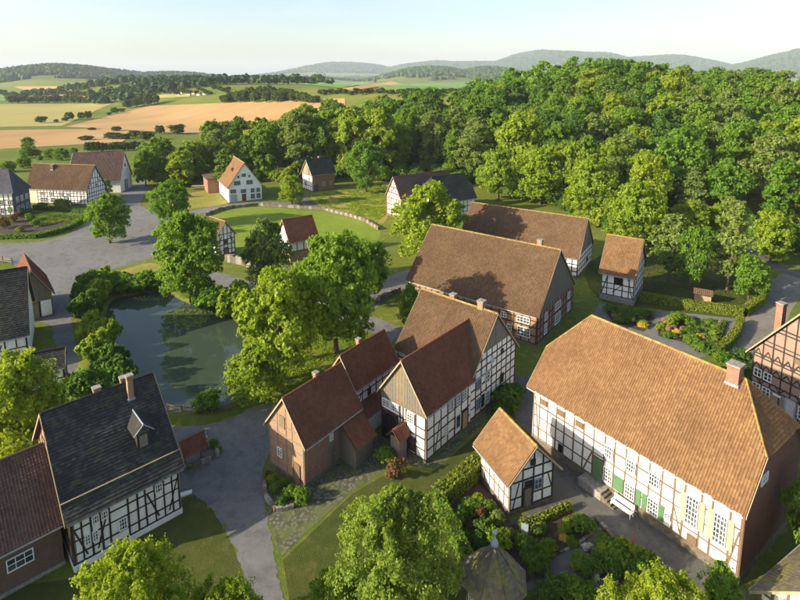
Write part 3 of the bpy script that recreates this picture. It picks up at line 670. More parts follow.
# --- the long house with the orange roof
LG, WG = HB['G'][3], HB['G'][4]
gp_ = [.1, .82, 1.8, 2.85, 3.83, 4.9, 5.97, 7.03, 8.14, 9.1, 10.2, 11.25, 12.3, 13.35, 14.4, 15.2, 16.45, 17.25, 18.5, 19.3]
house('G', HB['G'], 'long_house', 'long half-timbered white house with big orange tiled roof and green shutters', 'house', roof=T_ORANGE, khip=.474, plinth=.75,
  chimneys=[(6.3, -.25, 1.3, .9, BR_RED)], timber=W_BROWN, walls={
  'f': dict(tw=.135, frame=dict(posts=gp_, rails=[1.9, 3.15, 4.4], braces=[(14.42, 3.1, 15.15, .8), (19.15, 4.3, 18.55, .8), (.25, 5.2, .8, 1.0), (6.9, 3.1, 6.1, .9)]),
     win=[(8.62, 3.55, .85, 1.2, 4, 3), (8.65, 1.15, .9, 1.45, 4, 4), (10.7, 3.55, .85, 1.15, 4, 3), (10.75, 1.0, .9, 1.4, 4, 4), (12.75, 3.6, .9, 1.15, 4, 3), (12.82, 1.0, .95, 1.4, 4, 4), (14.05, 1.5, .5, .7, 2, 3),
          (15.82, 2.3, .95, 2.5, 4, 6), (17.88, 2.3, .95, 2.5, 4, 6)],
     door=[(7.58, .75, .95, 2.1, PAINT_G, W_BROWN)],
     panel=[(9.65, 1.0, .95, 1.4, PAINT_G, 'shutter'), (11.52, .95, .42, 1.45, PAINT_G, 'shutter'), (12.06, .95, .42, 1.45, PAINT_G, 'shutter'), (13.52, .95, .42, 1.45, PAINT_G, 'shutter'),
            (15.1, 2.3, .42, 2.5, PAINT_B, 'shutter'), (16.55, 2.3, .42, 2.5, PAINT_B, 'shutter'), (17.16, 2.3, .42, 2.5, PAINT_B, 'shutter'), (18.6, 2.3, .42, 2.5, PAINT_B, 'shutter'),
            (1.3, 4.75, .8, .6, W_BROWN, 'vent_louvre'), (3.35, 4.75, .8, .6, W_BROWN, 'vent_louvre'), (5.45, 4.75, .8, .6, W_BROWN, 'vent_louvre'), (3.5, 1.0, .45, .8, DARK, 'hatch'), (16.0, .85, .75, .7, W_BROWN, 'hatch')]),
  'r': dict(mat=BR_MAROON, win=[(2.6, 7.2, 1.2, .8, 3, 2)]), 'l': dict(frame=dict(posts=10, rails=[2, 3.4, 4.8, 6.2]))})
# --- small gabled house in front of it
LH, WH = HB['H'][3], HB['H'][4]
house('H', HB['H'], 'wash_house', 'small white half-timbered house with steep orange roof beside garden path', 'house', roof=T_ORANGE, plinth=.4, timber=W_BLACK, tile=(.21, .27), walls={
  'r': dict(frame=dict(posts=[.08, 1.28, 2.4, 3.4, 4.45], rails=[1.5, 3.0, 4.0], braces=[(.35, .55, .95, 2.9), (3.95, 2.9, 4.35, 1.6)], ), tw=.14,
    win=[(2.9, 1.75, .85, 1.0, 2, 2, PAINT_BL), (2.25, 4.25, .5, .55, 1, 2, W_BLACK), (1.85, 2.3, .75, .55, 3, 1, W_BLACK)], door=[(1.85, .4, .75, 1.75, W_GREY, W_BLACK)]),
  'f': dict(frame=dict(posts=6, rails=[1.6, 2.6]), timber=W_BROWN, tw=.14)})
# --- L-shaped manor: main block and wing
c1 = house('C1', HB['C1'], 'corner_house', 'white half-timbered house with tall brown roof and red-roofed wing', 'house', roof=T_BROWN, plinth=.35, timber=W_MAROON,
  chimneys=[(-1.0, .5, .9, .6, BR_RED), (3.2, .15, 1.0, .7, BR_ORANGE)], walls={
  'r': dict(boards=7.3, pw=.3, bmat=W_GREY, bmat2=W_BOARDG, tw=.15, frame=dict(posts=grid(9.75, 9), rails=[1.5, 2.6, 3.6, 4.6, 5.5, 6.4]),
     win=[(1.65, 3.3, .9, 1.35, 2, 3, PAINT_BL), (3.4, 3.3, .9, 1.4, 2, 3), (1.6, .9, .9, 1.4, 2, 3, PAINT_BL), (3.4, .9, .9, 1.4, 2, 3), (6.6, 1.9, .7, 1.1, 2, 2, W_MAROON), (4.4, 5.2, .6, .8, 2, 2), (6.5, 5.5, .5, .6, 1, 1, W_MAROON)], panel=[(2.55, .8, .45, 1.5, DARK, 'shutter')]),
  'f': dict(frame=dict(posts=8, rails=[1.6, 3, 4.2]))})
house('C2', HB['C2'], roof=T_RED, root=c1, plinth=.25, timber=W_MAROON, roofext=(0, 3.6), walls={
  'f': dict(frame=dict(posts=[.1, 1.27, 2.41, 3.54, 4.79, 5.99, 7.2], rails=[1.25, 2.4, 3.43], braces=[(2.15, 3.3, 1.5, .4)]), tw=.15,
     win=[(4.1, 3.6, .65, 1.1, 2, 3), (5.35, 3.6, .75, 1.1, 2, 3), (6.45, 3.6, .75, 1.1, 2, 3), (3.3, 1.35, .5, .9, 2, 3), (5.35, .9, .9, 1.6, 1, 1, PAINT_W)], door=[(6.62, .3, .95, 1.9, W_VERGE, W_MAROON)]),
  'l': dict(boards=4.85, pw=.36, bmat=W_BOARDG, bmat2=W_BOARD, tw=.15, frame=dict(posts=[.1, .15, 2.6, 2.95, 3.4, 4.6, 5.78], rails=[1.3, 2.5, 3.5]),
     win=[(.72, 3.75, 1.05, .9, 4, 3), (1.92, 3.75, 1.0, .9, 4, 3), (4.0, 3.45, .9, 1.15, 3, 4), (4.1, .6, .85, 1.5, 2, 3, W_MAROON)],
     panel=[(1.3, .3, 2.1, 3.1, DARK, 'barn_gate')])})
def arch_gate():
    root, M, info, rise = root_M['C2']; o, rz, ln = info['l']
    Lm = M @ Matrix.Translation(o+Vector((0, -(1.3-ln/2), .3))) @ Matrix.Rotation(rz, 4, 'Z')
    m = MB()
    for x in (-1.05, 0, 1.05): m.box((x, -.13, 1.3), (.12, .06, 2.6))
    m.box((0, -.128, 1.3), (2.1, .05, .1))
    for k in range(10):
        a, b = math.pi*k/10, math.pi*(k+1)/10
        m.prism([(math.cos(a)*.99, -.16, 2.05+math.sin(a)*.95), (math.cos(b)*.99, -.16, 2.05+math.sin(b)*.95), (math.cos(b)*1.22, -.16, 2.05+math.sin(b)*1.2), (math.cos(a)*1.22, -.16, 2.05+math.sin(a)*1.2)], (0, .06, 0))
    m.obj('gate_frame', W_MAROON, root, Lm)
arch_gate()
# --- brick barn pair
b1 = house('B1', HB['B1'], 'brick_barn', 'orange brick timber-framed barn with stepped dark red roofs beside the road', 'barn', roof=T_RED, plinth=.45, wallmat=BR_RED, timber=W_GREY,
  chimneys=[(.55, .25, .7, .4, BR_ORANGE)], walls={
  'l': dict(mat=BR_ORANGE, frame=dict(posts=[.1, 1.3, 2.55, 3.4, 4.8], rails=[1.1, 2.1, 3.2, 4.2, 5.2]), tw=.13, win=[(1.65, 1.75, .7, .95, 2, 3)], door=[(3.9, .45, .75, 1.6, W_BROWN, W_BROWN)], panel=[(2.1, 4.9, .75, 1.25, W_BOARD, 'hatch')]),
  'f': dict(frame=dict(posts=[.1, 1.6, 3.0, 4.1, 5.4, 7.1], rails=[1.5, 2.6], braces=[(.3, .7, 1.4, 3.2)]), tw=.13, win=[(3.4, 2.9, .45, .7, 2, 2)], door=[(3.55, .45, .7, 1.8, W_BROWN, W_GREY)])})
house('B2', HB['B2'], roof=T_RED, root=b1, plinth=.3, timber=W_BLACK, chimneys=[(-.4, .35, .9, .4, BR_ORANGE)], walls={
  'f': dict(frame=dict(posts=6, rails=[2.9, 3.9], braces=[(.2, 2.2, 1.0, 4.0)]), tw=.14, win=[(2.2, 3.2, .5, .7, 2, 2, W_BLACK)]), 'l': dict(frame=dict(posts=4, rails=[5.0, 5.6]))})
def leanto(base, s0, s1, depth, zt, zl, tilemt, wallm, key):
    """lean-to against the f side of a building"""
    root, M, info, rise = root_M[base]; o, rz, ln = info['f']; y0 = o.y; W0 = s0-ln/2; W1 = s1-ln/2
    m = MB(); m.prism([(W0, y0, 0), (W0, y0-depth, 0), (W0, y0-depth, zl-.1), (W0, y0, zt-.1)], (.2, 0, 0)); m.prism([(W1, y0, 0), (W1, y0-depth, 0), (W1, y0-depth, zl-.1), (W1, y0, zt-.1)], (-.2, 0, 0))
    m.box(((W0+W1)/2, y0-depth+.1, (zl-.1)/2), (W1-W0-.4, .2, zl-.1)); wl = m.obj('leanto_wall', wallm, root, M)
    O = Vector((W0-.2, y0-depth-.3, zl-.3*(zt-zl)/depth)); e2 = Vector((0, depth+.3, zt-O.z)); sl_ = e2.length; e2.normalize(); e1 = Vector((1, 0, 0)); lw = W1-W0+.4
    m = MB(); nn = e1.cross(e2); m.prism([O-nn*.01, O+e1*lw-nn*.01, O+e1*lw+e2*sl_-nn*.01, O+e2*sl_-nn*.01], -nn*.1); ro = m.obj('leanto_roof', tilemt, root, M)
    Q, T = tile_quads(O, e1, e2, sl_, [(0, 0), (sl_, 0)], [(0, lw), (sl_, lw)], .26, .36, True, 5); to = link('roof_tiles', quadmesh('roof_tiles', Q, tilemt, T), ro); to['kind'] = 'stuff'
leanto('B1', 4.7, 7.3, 2.0, 4.2, 2.4, T_RED, W_BOARDG, 'x')
leanto('B2', .2, 6.6, 1.4, 3.0, 2.3, T_RED, P_WHITE, 'y')
# --- black-roofed house lower left
LA = HB['A'][3]
house('A', HB['A'], 'black_roof_house', 'white half-timbered house with large mossy black roof, gabled dormer and three chimneys', 'house', roof=T_SLATE, plinth=.5, plinthmat=P_WHITE, timber=W_BLACK, pan=False, tile=(.26, .26), kick=(.9, .2),
  chimneys=[(-.2, .25, .6, .5, BR_ORANGE), (2.0, .6, .8, .45, BR_ORANGE), (2.1, -1.0, 2.0, .45, BR_ORANGE)], walls={
  'f': dict(frame=dict(posts=[.1, .7, 1.34, 2.0, 2.61, 3.96, 4.7, 5.28, 6.0, 6.75, 7.4, 7.98], rails=[1.35, 2.5, 3.4], braces=[(.17, 3.5, .95, .9), (2.53, 3.7, 1.7, .9), (5.4, 3.4, 6.25, .9), (7.9, 3.6, 7.1, .9)]), tw=.13,
    win=[(1.03, 1.7, .4, .9, 2, 3), (1.55, 1.7, .4, .9, 2, 3), (1.66, 3.15, .5, .7, 3, 2), (2.3, 3.15, .5, .7, 3, 2), (3.5, 1.4, .6, 1.05, 3, 3), (6.35, 3.05, .6, .8, 3, 2)]),
  'l': dict(mat=BR_ORANGE, frame=dict(posts=9, rails=[2, 3.4, 5, 6.5]))})
def dormer():
    root, M, info, rise = root_M['A']; P = HB['A']; y = -4.1; x = 1.95; zr = P[6]-abs(y)*rise
    m = MB(); m.box((x, y+.5, zr+.45), (1.0, 1.4, 1.7)); db = m.obj('dormer', W_BLACK, root, M)
    m = MB(); m.box((x, y-.23, zr+.45), (.62, .05, 1.05)); m.obj('dormer_hatch', W_GREY, db)
    m = MB(); zt = zr+1.2; hw = .8
    for sg in (-1, 1): m.prism([(x+sg*hw, y-.45, zt), (x, y-.45, zt+.75), (x, y+2.3, zt+.75), (x+sg*hw, y+1.2, zt)], (0, 0, .08))
    m.obj('dormer_roof', T_SLATE, db)
    m = MB()
    for k in range(6): m.box((x-.4+.16*k, y-.26, zt+.1+.2*(1-abs(k-2.5)/2.5)), (.07, .06, .3+.4*(1-abs(k-2.5)/2.5)))
    m.obj('dormer_slats', W_GREY, db)
    m = MB()
    for sg in (-1, 1): m.tube([(x+sg*hw, y-.5, zt+.06), (x, y-.5, zt+.84)], [.05, .05], 5)
    m.tube([(x, y-.5, zt+.86), (x, y+2.3, zt+.86)], [.06, .06], 5); m.obj('dormer_flashing', LEAD, db)
    # pale strip added for sunlight on the tile edge where the roof pitch breaks
    zl = P[5]+.95; yl = -(P[4]/2+P[7])+.95/rise; m = MB(); m.box((0, yl-.02, zl+.1), (P[3]+.7, .09, .07)); m.obj('lit_tile_edge', W_VERGE, root, M)
dormer()
house('A2', HB['A2'], 'brick_annex', 'brick outbuilding with brown tiled roof at left edge beside black-roofed house', 'house', roof=T_DARK, plinth=.3, wallmat=BR_DARK, plinthmat=STONE_G, verge=W_VERGE, walls={
  'f': dict(win=[(6.4, 1.75, 1.75, 1.05, 3, 2), (9.35, 1.75, 1.65, 1.05, 3, 2)])})
# --- barns behind
house('D', HB['D'], 'great_barn', 'huge brown-roofed barn house with brick timber walls and board gable', 'barn', roof=T_BROWN, plinth=.3, wallmat=BR_RED, timber=W_BLACK, tile=(.24, .3),
  chimneys=[(8.0, .3, 1.1, .7, BR_ORANGE)], walls={
  'r': dict(boards=4.8, pw=.42, bmat=W_BOARDG, bmat2=W_BOARD, frame=dict(posts=13, rails=[1.4, 2.5, 3.6]), win=[(2.9, 2.9, 1.0, 1.1, 2, 2), (2.9, .8, 1.0, 1.5, 2, 3), (7.5, 2.9, 2.2, 1.1, 4, 2), (7.6, .6, 2.2, 1.6, 4, 3), (12.2, 2.9, 1.0, 1.1, 2, 2), (12.4, .8, 1.0, 1.4, 2, 3)]),
  'f': dict(mat=BR_ORANGE, frame=dict(posts=19, rails=[1.5, 2.7, 3.7], braces=[(14, .4, 15, 3.5)]), win=[(20.1, 3.0, 1.9, .9, 4, 2), (20.2, 1.0, 1.9, 1.4, 4, 3), (17.1, 3.0, .9, .8, 2, 2), (18.0, 1.2, .7, 1.0, 2, 2)]),
  })
house('E', HB['E'], 'rear_barn', 'long barn with shadow-dappled brown roof and white timber gable near the wood', 'barn', roof=T_BROWN, plinth=.3, timber=W_BLACK, tile=(.28, .36), walls={
  'r': dict(boards=4.4, pw=.4, bmat=W_BOARDG, bmat2=W_GREY, frame=dict(posts=10, rails=[1.4, 2.4, 3.4]), win=[(6.5, 1.5, .8, .8, 2, 2, W_BLACK)]),
  'f': dict(frame=dict(posts=22, rails=[1.4, 2.5])), })
house('F', HB['F'], 'storehouse', 'tall narrow white timbered storehouse with reddish roof beside the kitchen garden', 'storehouse', roof=T_ORANGE, plinth=1.0, plinthmat=STONE_G, timber=W_BLACK, tile=(.24, .3), walls={
  'f': dict(frame=dict(posts=[.1, 1.0, 2.1, 3.4, 4.4, 5.15], rails=[2.2, 3.1], braces=[(.2, 1.2, 1.1, 4.6), (5.0, 1.2, 4.2, 4.6), (1.9, 1.6, 3.6, 3.4)]), tw=.15, panel=[(2.75, 3.1, 1.2, 1.2, DARK, 'hatch')]),
  'r': dict(frame=dict(posts=7, rails=[2.2, 3.4, 4.6, 6.0, 7.4], braces=[(.4, 1.4, 1.4, 4.4)]), tw=.15)})
house('I', HB['I'], 'brick_house', 'brick house with dark timber lattice gable and white windows at right edge', 'house', roof=T_SLATE, plinth=.3, wallmat=BR_RED, timber=W_BLACK, pan=False, tile=(.3, .3), chimneys=[(-3.6, 3.4, 3.3, .7, BR_RED)], walls={
  'l': dict(mat=BR_PINK, frame=dict(posts=10, rails=[1.0, 2.5, 3.1, 4.2, 5.7, 6.1, 7.4, 7.8, 9.4, 9.8], braces=[(1.06*i+(.06 if i % 2 else 1.0), a, 1.06*i+.53, b) for i in range(10) for a, b in ((2.6, 3.2), (4.2, 4.9), (5.7, 6.6))]+[(1.06*i+(1.0 if i % 2 else .06), a, 1.06*i+.53, b) for i in range(10) for a, b in ((4.2, 4.9), (5.7, 6.6))]), tw=.14,
    win=[(.75, 3.25, .85, 1.0, 2, 2), (1.85, 3.25, .85, 1.0, 2, 2), (.75, 1.1, .85, 1.35, 2, 3), (1.85, 1.1, .85, 1.35, 2, 3), (5.7, 3.25, .95, 1.0, 2, 2), (5.7, .9, .95, 1.4, 2, 3), (7.9, 3.25, .95, 1.0, 2, 2)],
    door=[(4.4, .3, .9, 2.1, PAINT_PK, PAINT_BL)], panel=[(4.8, 6.75, 1.0, .6, W_BROWN, 'hatch'), (6.0, 6.75, 1.0, .6, W_BROWN, 'hatch'), (3.0, 2.1, .8, .18, PAINT_W, 'sign_board')])})
# --- buildings of the upper village
house('L', HB['L'], 'white_gable_house', 'white plastered gable house with orange roof and dark red door beyond the meadow', 'house', roof=T_ORANGE, plinth=.3, plinthmat=STONE_G, timber=PAINT_W, fine=False, tile=(.3, .38), walls={
  'r': dict(win=[(1.3, 2.9, 1.7, 1.2, 3, 2, PAINT_BL), (2.6, 5.2, 1.9, 1.3, 4, 2, PAINT_BL), (6.2, 5.2, 1.9, 1.3, 4, 2, PAINT_BL), (4.6, 7.6, 1.2, 1.0, 2, 2, PAINT_BL), (3.0, 7.3, .6, .8, 1, 1, PAINT_BL), (6.2, 7.3, .6, .8, 1, 1, PAINT_BL), (7.0, 2.6, 1.1, 1.3, 2, 2, PAINT_BL), (8.7, 2.6, 1.1, 1.3, 2, 2, PAINT_BL), (7.0, .7, 1.2, 1.5, 2, 2, PAINT_BL), (8.7, .7, 1.2, 1.5, 2, 2, PAINT_BL), (4.3, 2.7, 1.6, 1.2, 3, 2, PAINT_BL)],
     door=[(4.4, .3, 1.3, 2.2, PAINT_R, PAINT_W)], panel=[(1.4, .4, 1.9, 2.1, PAINT_BL, 'gate_door')])})
def gable_dormer():
    root, M, info, rise = root_M['L']; m = MB(); z = HB['L'][6]-2.4*rise; m.prism([(1.0, -2.7, z+.1), (2.6, -2.7, z+.1), (1.8, -2.7, z+1.1)], (0, 1.2, 0)); m.obj('roof_hatch', T_DARK, root, M)
gable_dormer()
house('M', HB['M'], 'brick_cottage', 'small reddish brick cottage with dark tiled roof at the foot of the wood', 'cottage', roof=T_SLATE, plinth=.2, wallmat=BR_RED, timber=W_BLACK, fine=False, pan=False, tile=(.32, .32), chimneys=[(.5, .2, .8, .6, BR_RED)], walls={
  'l': dict(mat=P_WHITE, boards=5.2, bmat=W_VERGE, frame=dict(posts=5, rails=[1.8, 3.4]), timber=W_RED, win=[(2.5, 1.4, 1.6, 1.6, 3, 2), (4.8, 3.4, 1.2, 1.2, 2, 2)]), 'f': dict(win=[(4.2, 1.6, 1.1, 1.3, 2, 2), (6.8, 1.8, .8, 1.0, 1, 1)], door=[(1.4, .2, .9, 1.9, W_BROWN, W_BLACK)])})
leanto_M = HB['M']
house('N', HB['N'], 'red_timber_barn', 'barn with dark roof and red-framed white gable above the dry meadow', 'barn', roof=T_DARK, plinth=.3, timber=W_RED, fine=False, tile=(.3, .38), walls={
  'l': dict(mat=P_WHITE, frame=dict(posts=6, rails=[1.8, 3.4, 5.1, 6.6, 8.2], braces=[(1.2, 3.5, 2.2, 5.0), (5.8, 3.5, 4.7, 5.0), (2.3, 6.7, 3.4, 8.1), (4.7, 6.7, 3.6, 8.1)]), tw=.3, win=[(1.8, 3.7, .9, 1.1, 2, 2), (4.8, 3.7, .9, 1.1, 2, 2)]),
  'f': dict(mat=BR_RED, frame=dict(posts=14, rails=[2, 3.6]))})
house('O', HB['O'], 'dark_barn', 'barn with dark slate roof partly hidden behind a leafy tree', 'barn', roof=T_SLATE, plinth=.3, timber=W_BLACK, fine=False, pan=False, tile=(.32, .32), khip=.55, walls={
  'l': dict(frame=dict(posts=6, rails=[1.8, 3.2])), 'f': dict(frame=dict(posts=10, rails=[1.8, 3.2]))})
house('P', HB['P'], 'timbered_shed', 'small black and white timbered shed beside the walled meadow', 'shed', roof=T_BROWN, plinth=.6, plinthmat=STONE, timber=W_BLACK, fine=False, tile=(.28, .36), walls={
  'r': dict(frame=dict(posts=5, rails=[1.6, 2.7, 3.8, 5.0], braces=[(.3, 2.8, 1.4, 4.6), (4.1, 2.8, 3.0, 4.6)]), win=[(2.2, 2.9, .9, .8, 2, 2, W_BLACK)], door=[(2.2, .4, .9, 1.6, W_BROWN, W_BLACK)]), 'f': dict(frame=dict(posts=5, rails=[1.8, 3.2]))})
house('Q', HB['Q'], 'small_barn', 'small white barn with dark red roof standing on the walled meadow', 'barn', roof=T_RED, plinth=1.9, plinthmat=BR_ORANGE, timber=W_BROWN, fine=False, tile=(.28, .36), walls={
  'f': dict(frame=dict(posts=4, rails=[]), tw=.22), 'l': dict(frame=dict(posts=5, rails=[3.0]))})
house('S', HB['S'], 'farmhouse', 'long half-timbered farmhouse with brown roof behind the vegetable garden', 'farmhouse', roof=T_BROWN, plinth=.4, timber=W_BLACK, fine=False, tile=(.3, .38), chimneys=[(-3.2, -.8, 1.2, .9, BR_DARK)], verge=LEAD, walls={
  'f': dict(frame=dict(posts=18, rails=[1.5, 2.6, 3.6], braces=[(17, .5, 18.2, 3.6)]), win=[(5.0, 2.8, 1.6, 1.1, 3, 2), (8.0, 2.8, 1.4, 1.1, 3, 2), (11.2, 2.8, 1.4, 1.1, 3, 2), (5.2, .8, 2.0, 1.4, 4, 2), (8.4, .8, 1.6, 1.4, 3, 2), (13.6, 2.8, 1.2, 1.0, 2, 2)], panel=[(1.7, .4, 3.4, 3.7, P_CREAM, 'rendered_panel')], door=[(12.8, .4, 1.1, 2.1, PAINT_BL, W_BLACK)]),
  'r': dict(frame=dict(posts=8, rails=[1.5, 2.6, 3.6, 5, 6.4, 7.8], braces=[(.5, 5.1, 2.0, 6.3), (5.4, 6.5, 4.4, 7.7)]), win=[(3.7, 5.2, 1.0, 1.0, 2, 2)])})
house('T', HB['T'], 'white_barn', 'barn with dark brown roof and plain white gable with blue door', 'barn', roof=T_DARK, plinth=.3, plinthmat=P_WHITE, timber=W_BLACK, fine=False, tile=(.3, .38), verge=PAINT_W, walls={
  'r': dict(door=[(5.0, .1, 2.2, 3.2, PAINT_BL, W_BLACK)], win=[(5.2, 7.8, .7, .9, 1, 2, W_BLACK)]), 'f': {}})
house('R', HB['R'], 'slate_house', 'half-timbered house with steep blue slate hipped roof at left edge', 'house', roof=T_BLUE, plinth=.5, timber=W_BLACK, fine=False, pan=False, tile=(.32, .32), fullhip=3.0, walls={
  'f': dict(frame=dict(posts=10, rails=[1.8, 3.2, 4.6]), win=[(11.0, 3.4, 1.0, 1.2, 2, 2), (9.0, 3.4, 1.0, 1.2, 2, 2), (9.0, 1.0, 1.0, 1.5, 2, 2)], door=[(7.2, .5, 1.2, 2.2, PAINT_G, W_BLACK)], panel=[(10.8, 1.2, .9, 1.5, PAINT_G, 'shutter')]),
  'r': dict(mat=simple('slate_hung', (.06, .07, .085), (.1, .115, .14), 3), win=[(1.6, 3.6, 1.2, 1.5, 2, 2), (3.7, 3.6, 1.2, 1.5, 2, 2), (5.9, 3.6, 1.2, 1.5, 2, 2), (1.6, .9, 1.2, 1.6, 2, 2), (3.7, .9, 1.2, 1.6, 2, 2), (5.9, .9, 1.2, 1.6, 2, 2)])})
house('U', HB['U'], 'edge_house', 'house with tall black roof over white timbered wall at left picture edge', 'house', roof=T_SLATE, plinth=.3, timber=W_BLACK, pan=False, tile=(.3, .3), walls={
  'f': dict(frame=dict(posts=grid(14, 12), rails=[1.3, 2.6], braces=[(10.2, .5, 11.3, 3.4), (6, .5, 5, 3.4)]), win=[(12.0, 1.4, .8, .9, 2, 2, W_BLACK), (9.0, 1.4, .8, .9, 2, 2)])})
house('V', HB['V'], 'board_gable_shed', 'narrow shed with brown roof and board gable facing the village square', 'shed', roof=T_RED, plinth=.2, timber=W_BLACK, tile=(.34, .42), walls={
  'r': dict(mat=W_BOARD, boards=2.9, bmat=W_BOARD, frame=dict(posts=[.1, 1.5, 2.9, 3.0, 4.5], rails=[1.2, 2.0]), panel=[(3.75, .3, 1.4, 2.5, P_WHITE, 'plaster_panel')], door=[(2.1, .2, 1.1, 2.2, W_GREY, W_BOARD)]), 'b': dict(frame=dict(posts=8, rails=[1.2, 2.2]))})
house('W', HB['W'], 'pond_shed', 'little dark-roofed shed half hidden by trees near the pond', 'shed', roof=T_SLATE, plinth=.2, timber=W_BLACK, pan=False, tile=(.28, .28), walls={
  'f': dict(frame=dict(posts=4, rails=[1.2]), win=[(3.9, 1.1, .6, .7, 2, 2)]), 'r': dict(frame=dict(posts=3, rails=[1.3]))})
def annex():                                                    # low brick annex behind the white gable house
    a = gp(206, 191); root = empty('brick_wall_annex', (a[0], a[1], 0), R(-61.8)); tag(root, 'roofless-looking brick annex with flat dark roof left of white gable house', 'annex')
    m = MB(); m.box((0, 3, 2.3), (9, 6, 4.6)); m.obj('wall', BR_RED, root); m = MB(); m.prism([(-4.8, -.4, 4.61), (4.8, -.4, 4.61), (4.8, 6.4, 4.9), (-4.8, 6.4, 4.9)], (0, 0, .15)); m.obj('roof', T_DARK, root)
annex()
def corner_shed():
    a = gp(750, 591, 3.0); b = gp(800, 547, 3.0); d = b-a; th = math.atan2(d[1], d[0]); L_, W_, oe, og = 9.0, 6.5, .4, .3
    u = np.array([math.cos(th), math.sin(th)]); v = np.array([-u[1], u[0]]); c = a[:2]+u*(L_/2+og)-v*(W_/2+oe)
    P = (c[0], c[1], math.degrees(th), L_, W_, 3.0, 6.4, oe, og)
    house('K', P, 'corner_shed', 'half-timbered shed with weathered grey roof in lower right corner', 'shed', roof=T_STONE, plinth=.3, timber=W_BROWN, pan=False, tile=(.3, .3), lc=True, walls={'l': dict(frame=dict(posts=8, rails=[1.3, 2.2, 3.3], braces=[(.9, .5, .2, 2.8), (2.2, 2.8, 2.9, .5)])), 'b': dict(frame=dict(posts=9, rails=[1.4]))})
corner_shed()
def pavilion():
    c = gp(493.5, 577, 2.7); root = empty('garden_pavilion', (c[0], c[1], 0), R(12)); tag(root, 'octagonal garden pavilion with mossy shingle roof and white finial', 'pavilion')
    n, rw, rr_, ze, za = 8, 1.85, 2.35, 2.7, 5.3
    A = [2*math.pi*k/n for k in range(n)]
    for k in range(n):
        a, b = A[k], A[(k+1) % n]; p, q = Vector((rw*math.cos(a), rw*math.sin(a), 0)), Vector((rw*math.cos(b), rw*math.sin(b), 0)); mid = (p+q)/2; ln = (q-p).length; rz = math.atan2(q.y-p.y, q.x-p.x)+math.pi
        Lm = Matrix.Translation(mid) @ Matrix.Rotation(rz, 4, 'Z')
        m = MB(); m.box((0, .06, .5), (ln-.1, .12, 1.0)); wl = m.obj('wall', P_WHITE, root, Lm)
        m = MB()
        for i in range(7): m.box((-ln/2+.1+(ln-.2)*i/6, .02, 1.8), (.035, .04, 1.6))
        for j in range(8): m.box((0, .02, 1.0+1.6*j/7), (ln-.2, .03, .035))
        m.obj('lattice', PAINT_W, root, Lm)
        m = MB(); m.box((p.x, p.y, 1.35), (.14, .14, 2.7)); m.obj('post', W_BROWN, root)
        E0, E1 = Vector((rr_*math.cos(a), rr_*math.sin(a), ze)), Vector((rr_*math.cos(b), rr_*math.sin(b), ze)); e1 = (E1-E0).normalized(); top = Vector((0, 0, za)); md = (E0+E1)/2; e2 = (top-md); sl_ = e2.length; e2.normalize(); w_ = (E1-E0).length
        m = MB(); m.prism([E0, E1, top], -e1.cross(e2)*.08); ro = m.obj('roof_slope', T_STONE, root)
        Q, T = tile_quads(E0, e1, e2, sl_, [(0, 0), (sl_, w_/2)], [(0, w_), (sl_, w_/2)], .24, .26, False, k); to = link('shingles', quadmesh('shingles', Q, T_STONE, T), ro); to['kind'] = 'stuff'
    m = MB(); m.lathe([(.0, za-.1), (.3, za), (.2, za+.3), (.08, za+.5), (.06, za+.75), (.15, za+.85), (.17, za+.98), (.1, za+1.1), (.0, za+1.15)], n=14); m.obj('finial', PAINT_BL, root, smooth=True)
pavilion()
def porch():                                                    # little tiled wooden porch before the manor wing
    a = gp(400.5, 458); root = empty('wooden_porch', (a[0]-.2, a[1]+.3, 0), R(49-90)); tag(root, 'small grey wooden porch with red tiled roof before the arched gate', 'porch')
    m = MB()
    for k in range(6): m.box((-.5+.2*k, -.5, 1.2), (.18, .06, 2.4))
    for k in range(5):
        for s in (-1, 1): m.box((s*.58, -.35+.2*k, 1.2), (.06, .18, 2.4))
    m.obj('boards', W_GREY, root)
    for s in (-1, 1):
        e1 = Vector((0, 1, 0))*-s*-1; e1 = Vector((0, -s, 0)); O = Vector((s*.85, s*.85-.0, 2.3)); e2 = Vector((-s*.85, 0, .95)); sl_ = e2.length; e2.normalize()
        e1 = Vector((0, 1, 0)) if s > 0 else Vector((0, -1, 0)); O = Vector((s*.85, -.85*s, 2.3)); nn = e1.cross(e2)
        m = MB(); m.prism([O, O+e1*1.7, O+e1*1.7+e2*sl_, O+e2*sl_], -nn*.06); ro = m.obj('roof_slope', T_RED, root)
        Q, T = tile_quads(O, e1, e2, sl_, [(0, 0), (sl_, 0)], [(0, 1.7), (sl_, 1.7)], .24, .32, True, 3); to = link('roof_tiles', quadmesh('roof_tiles', Q, T_RED, T), ro); to['kind'] = 'stuff'
porch()
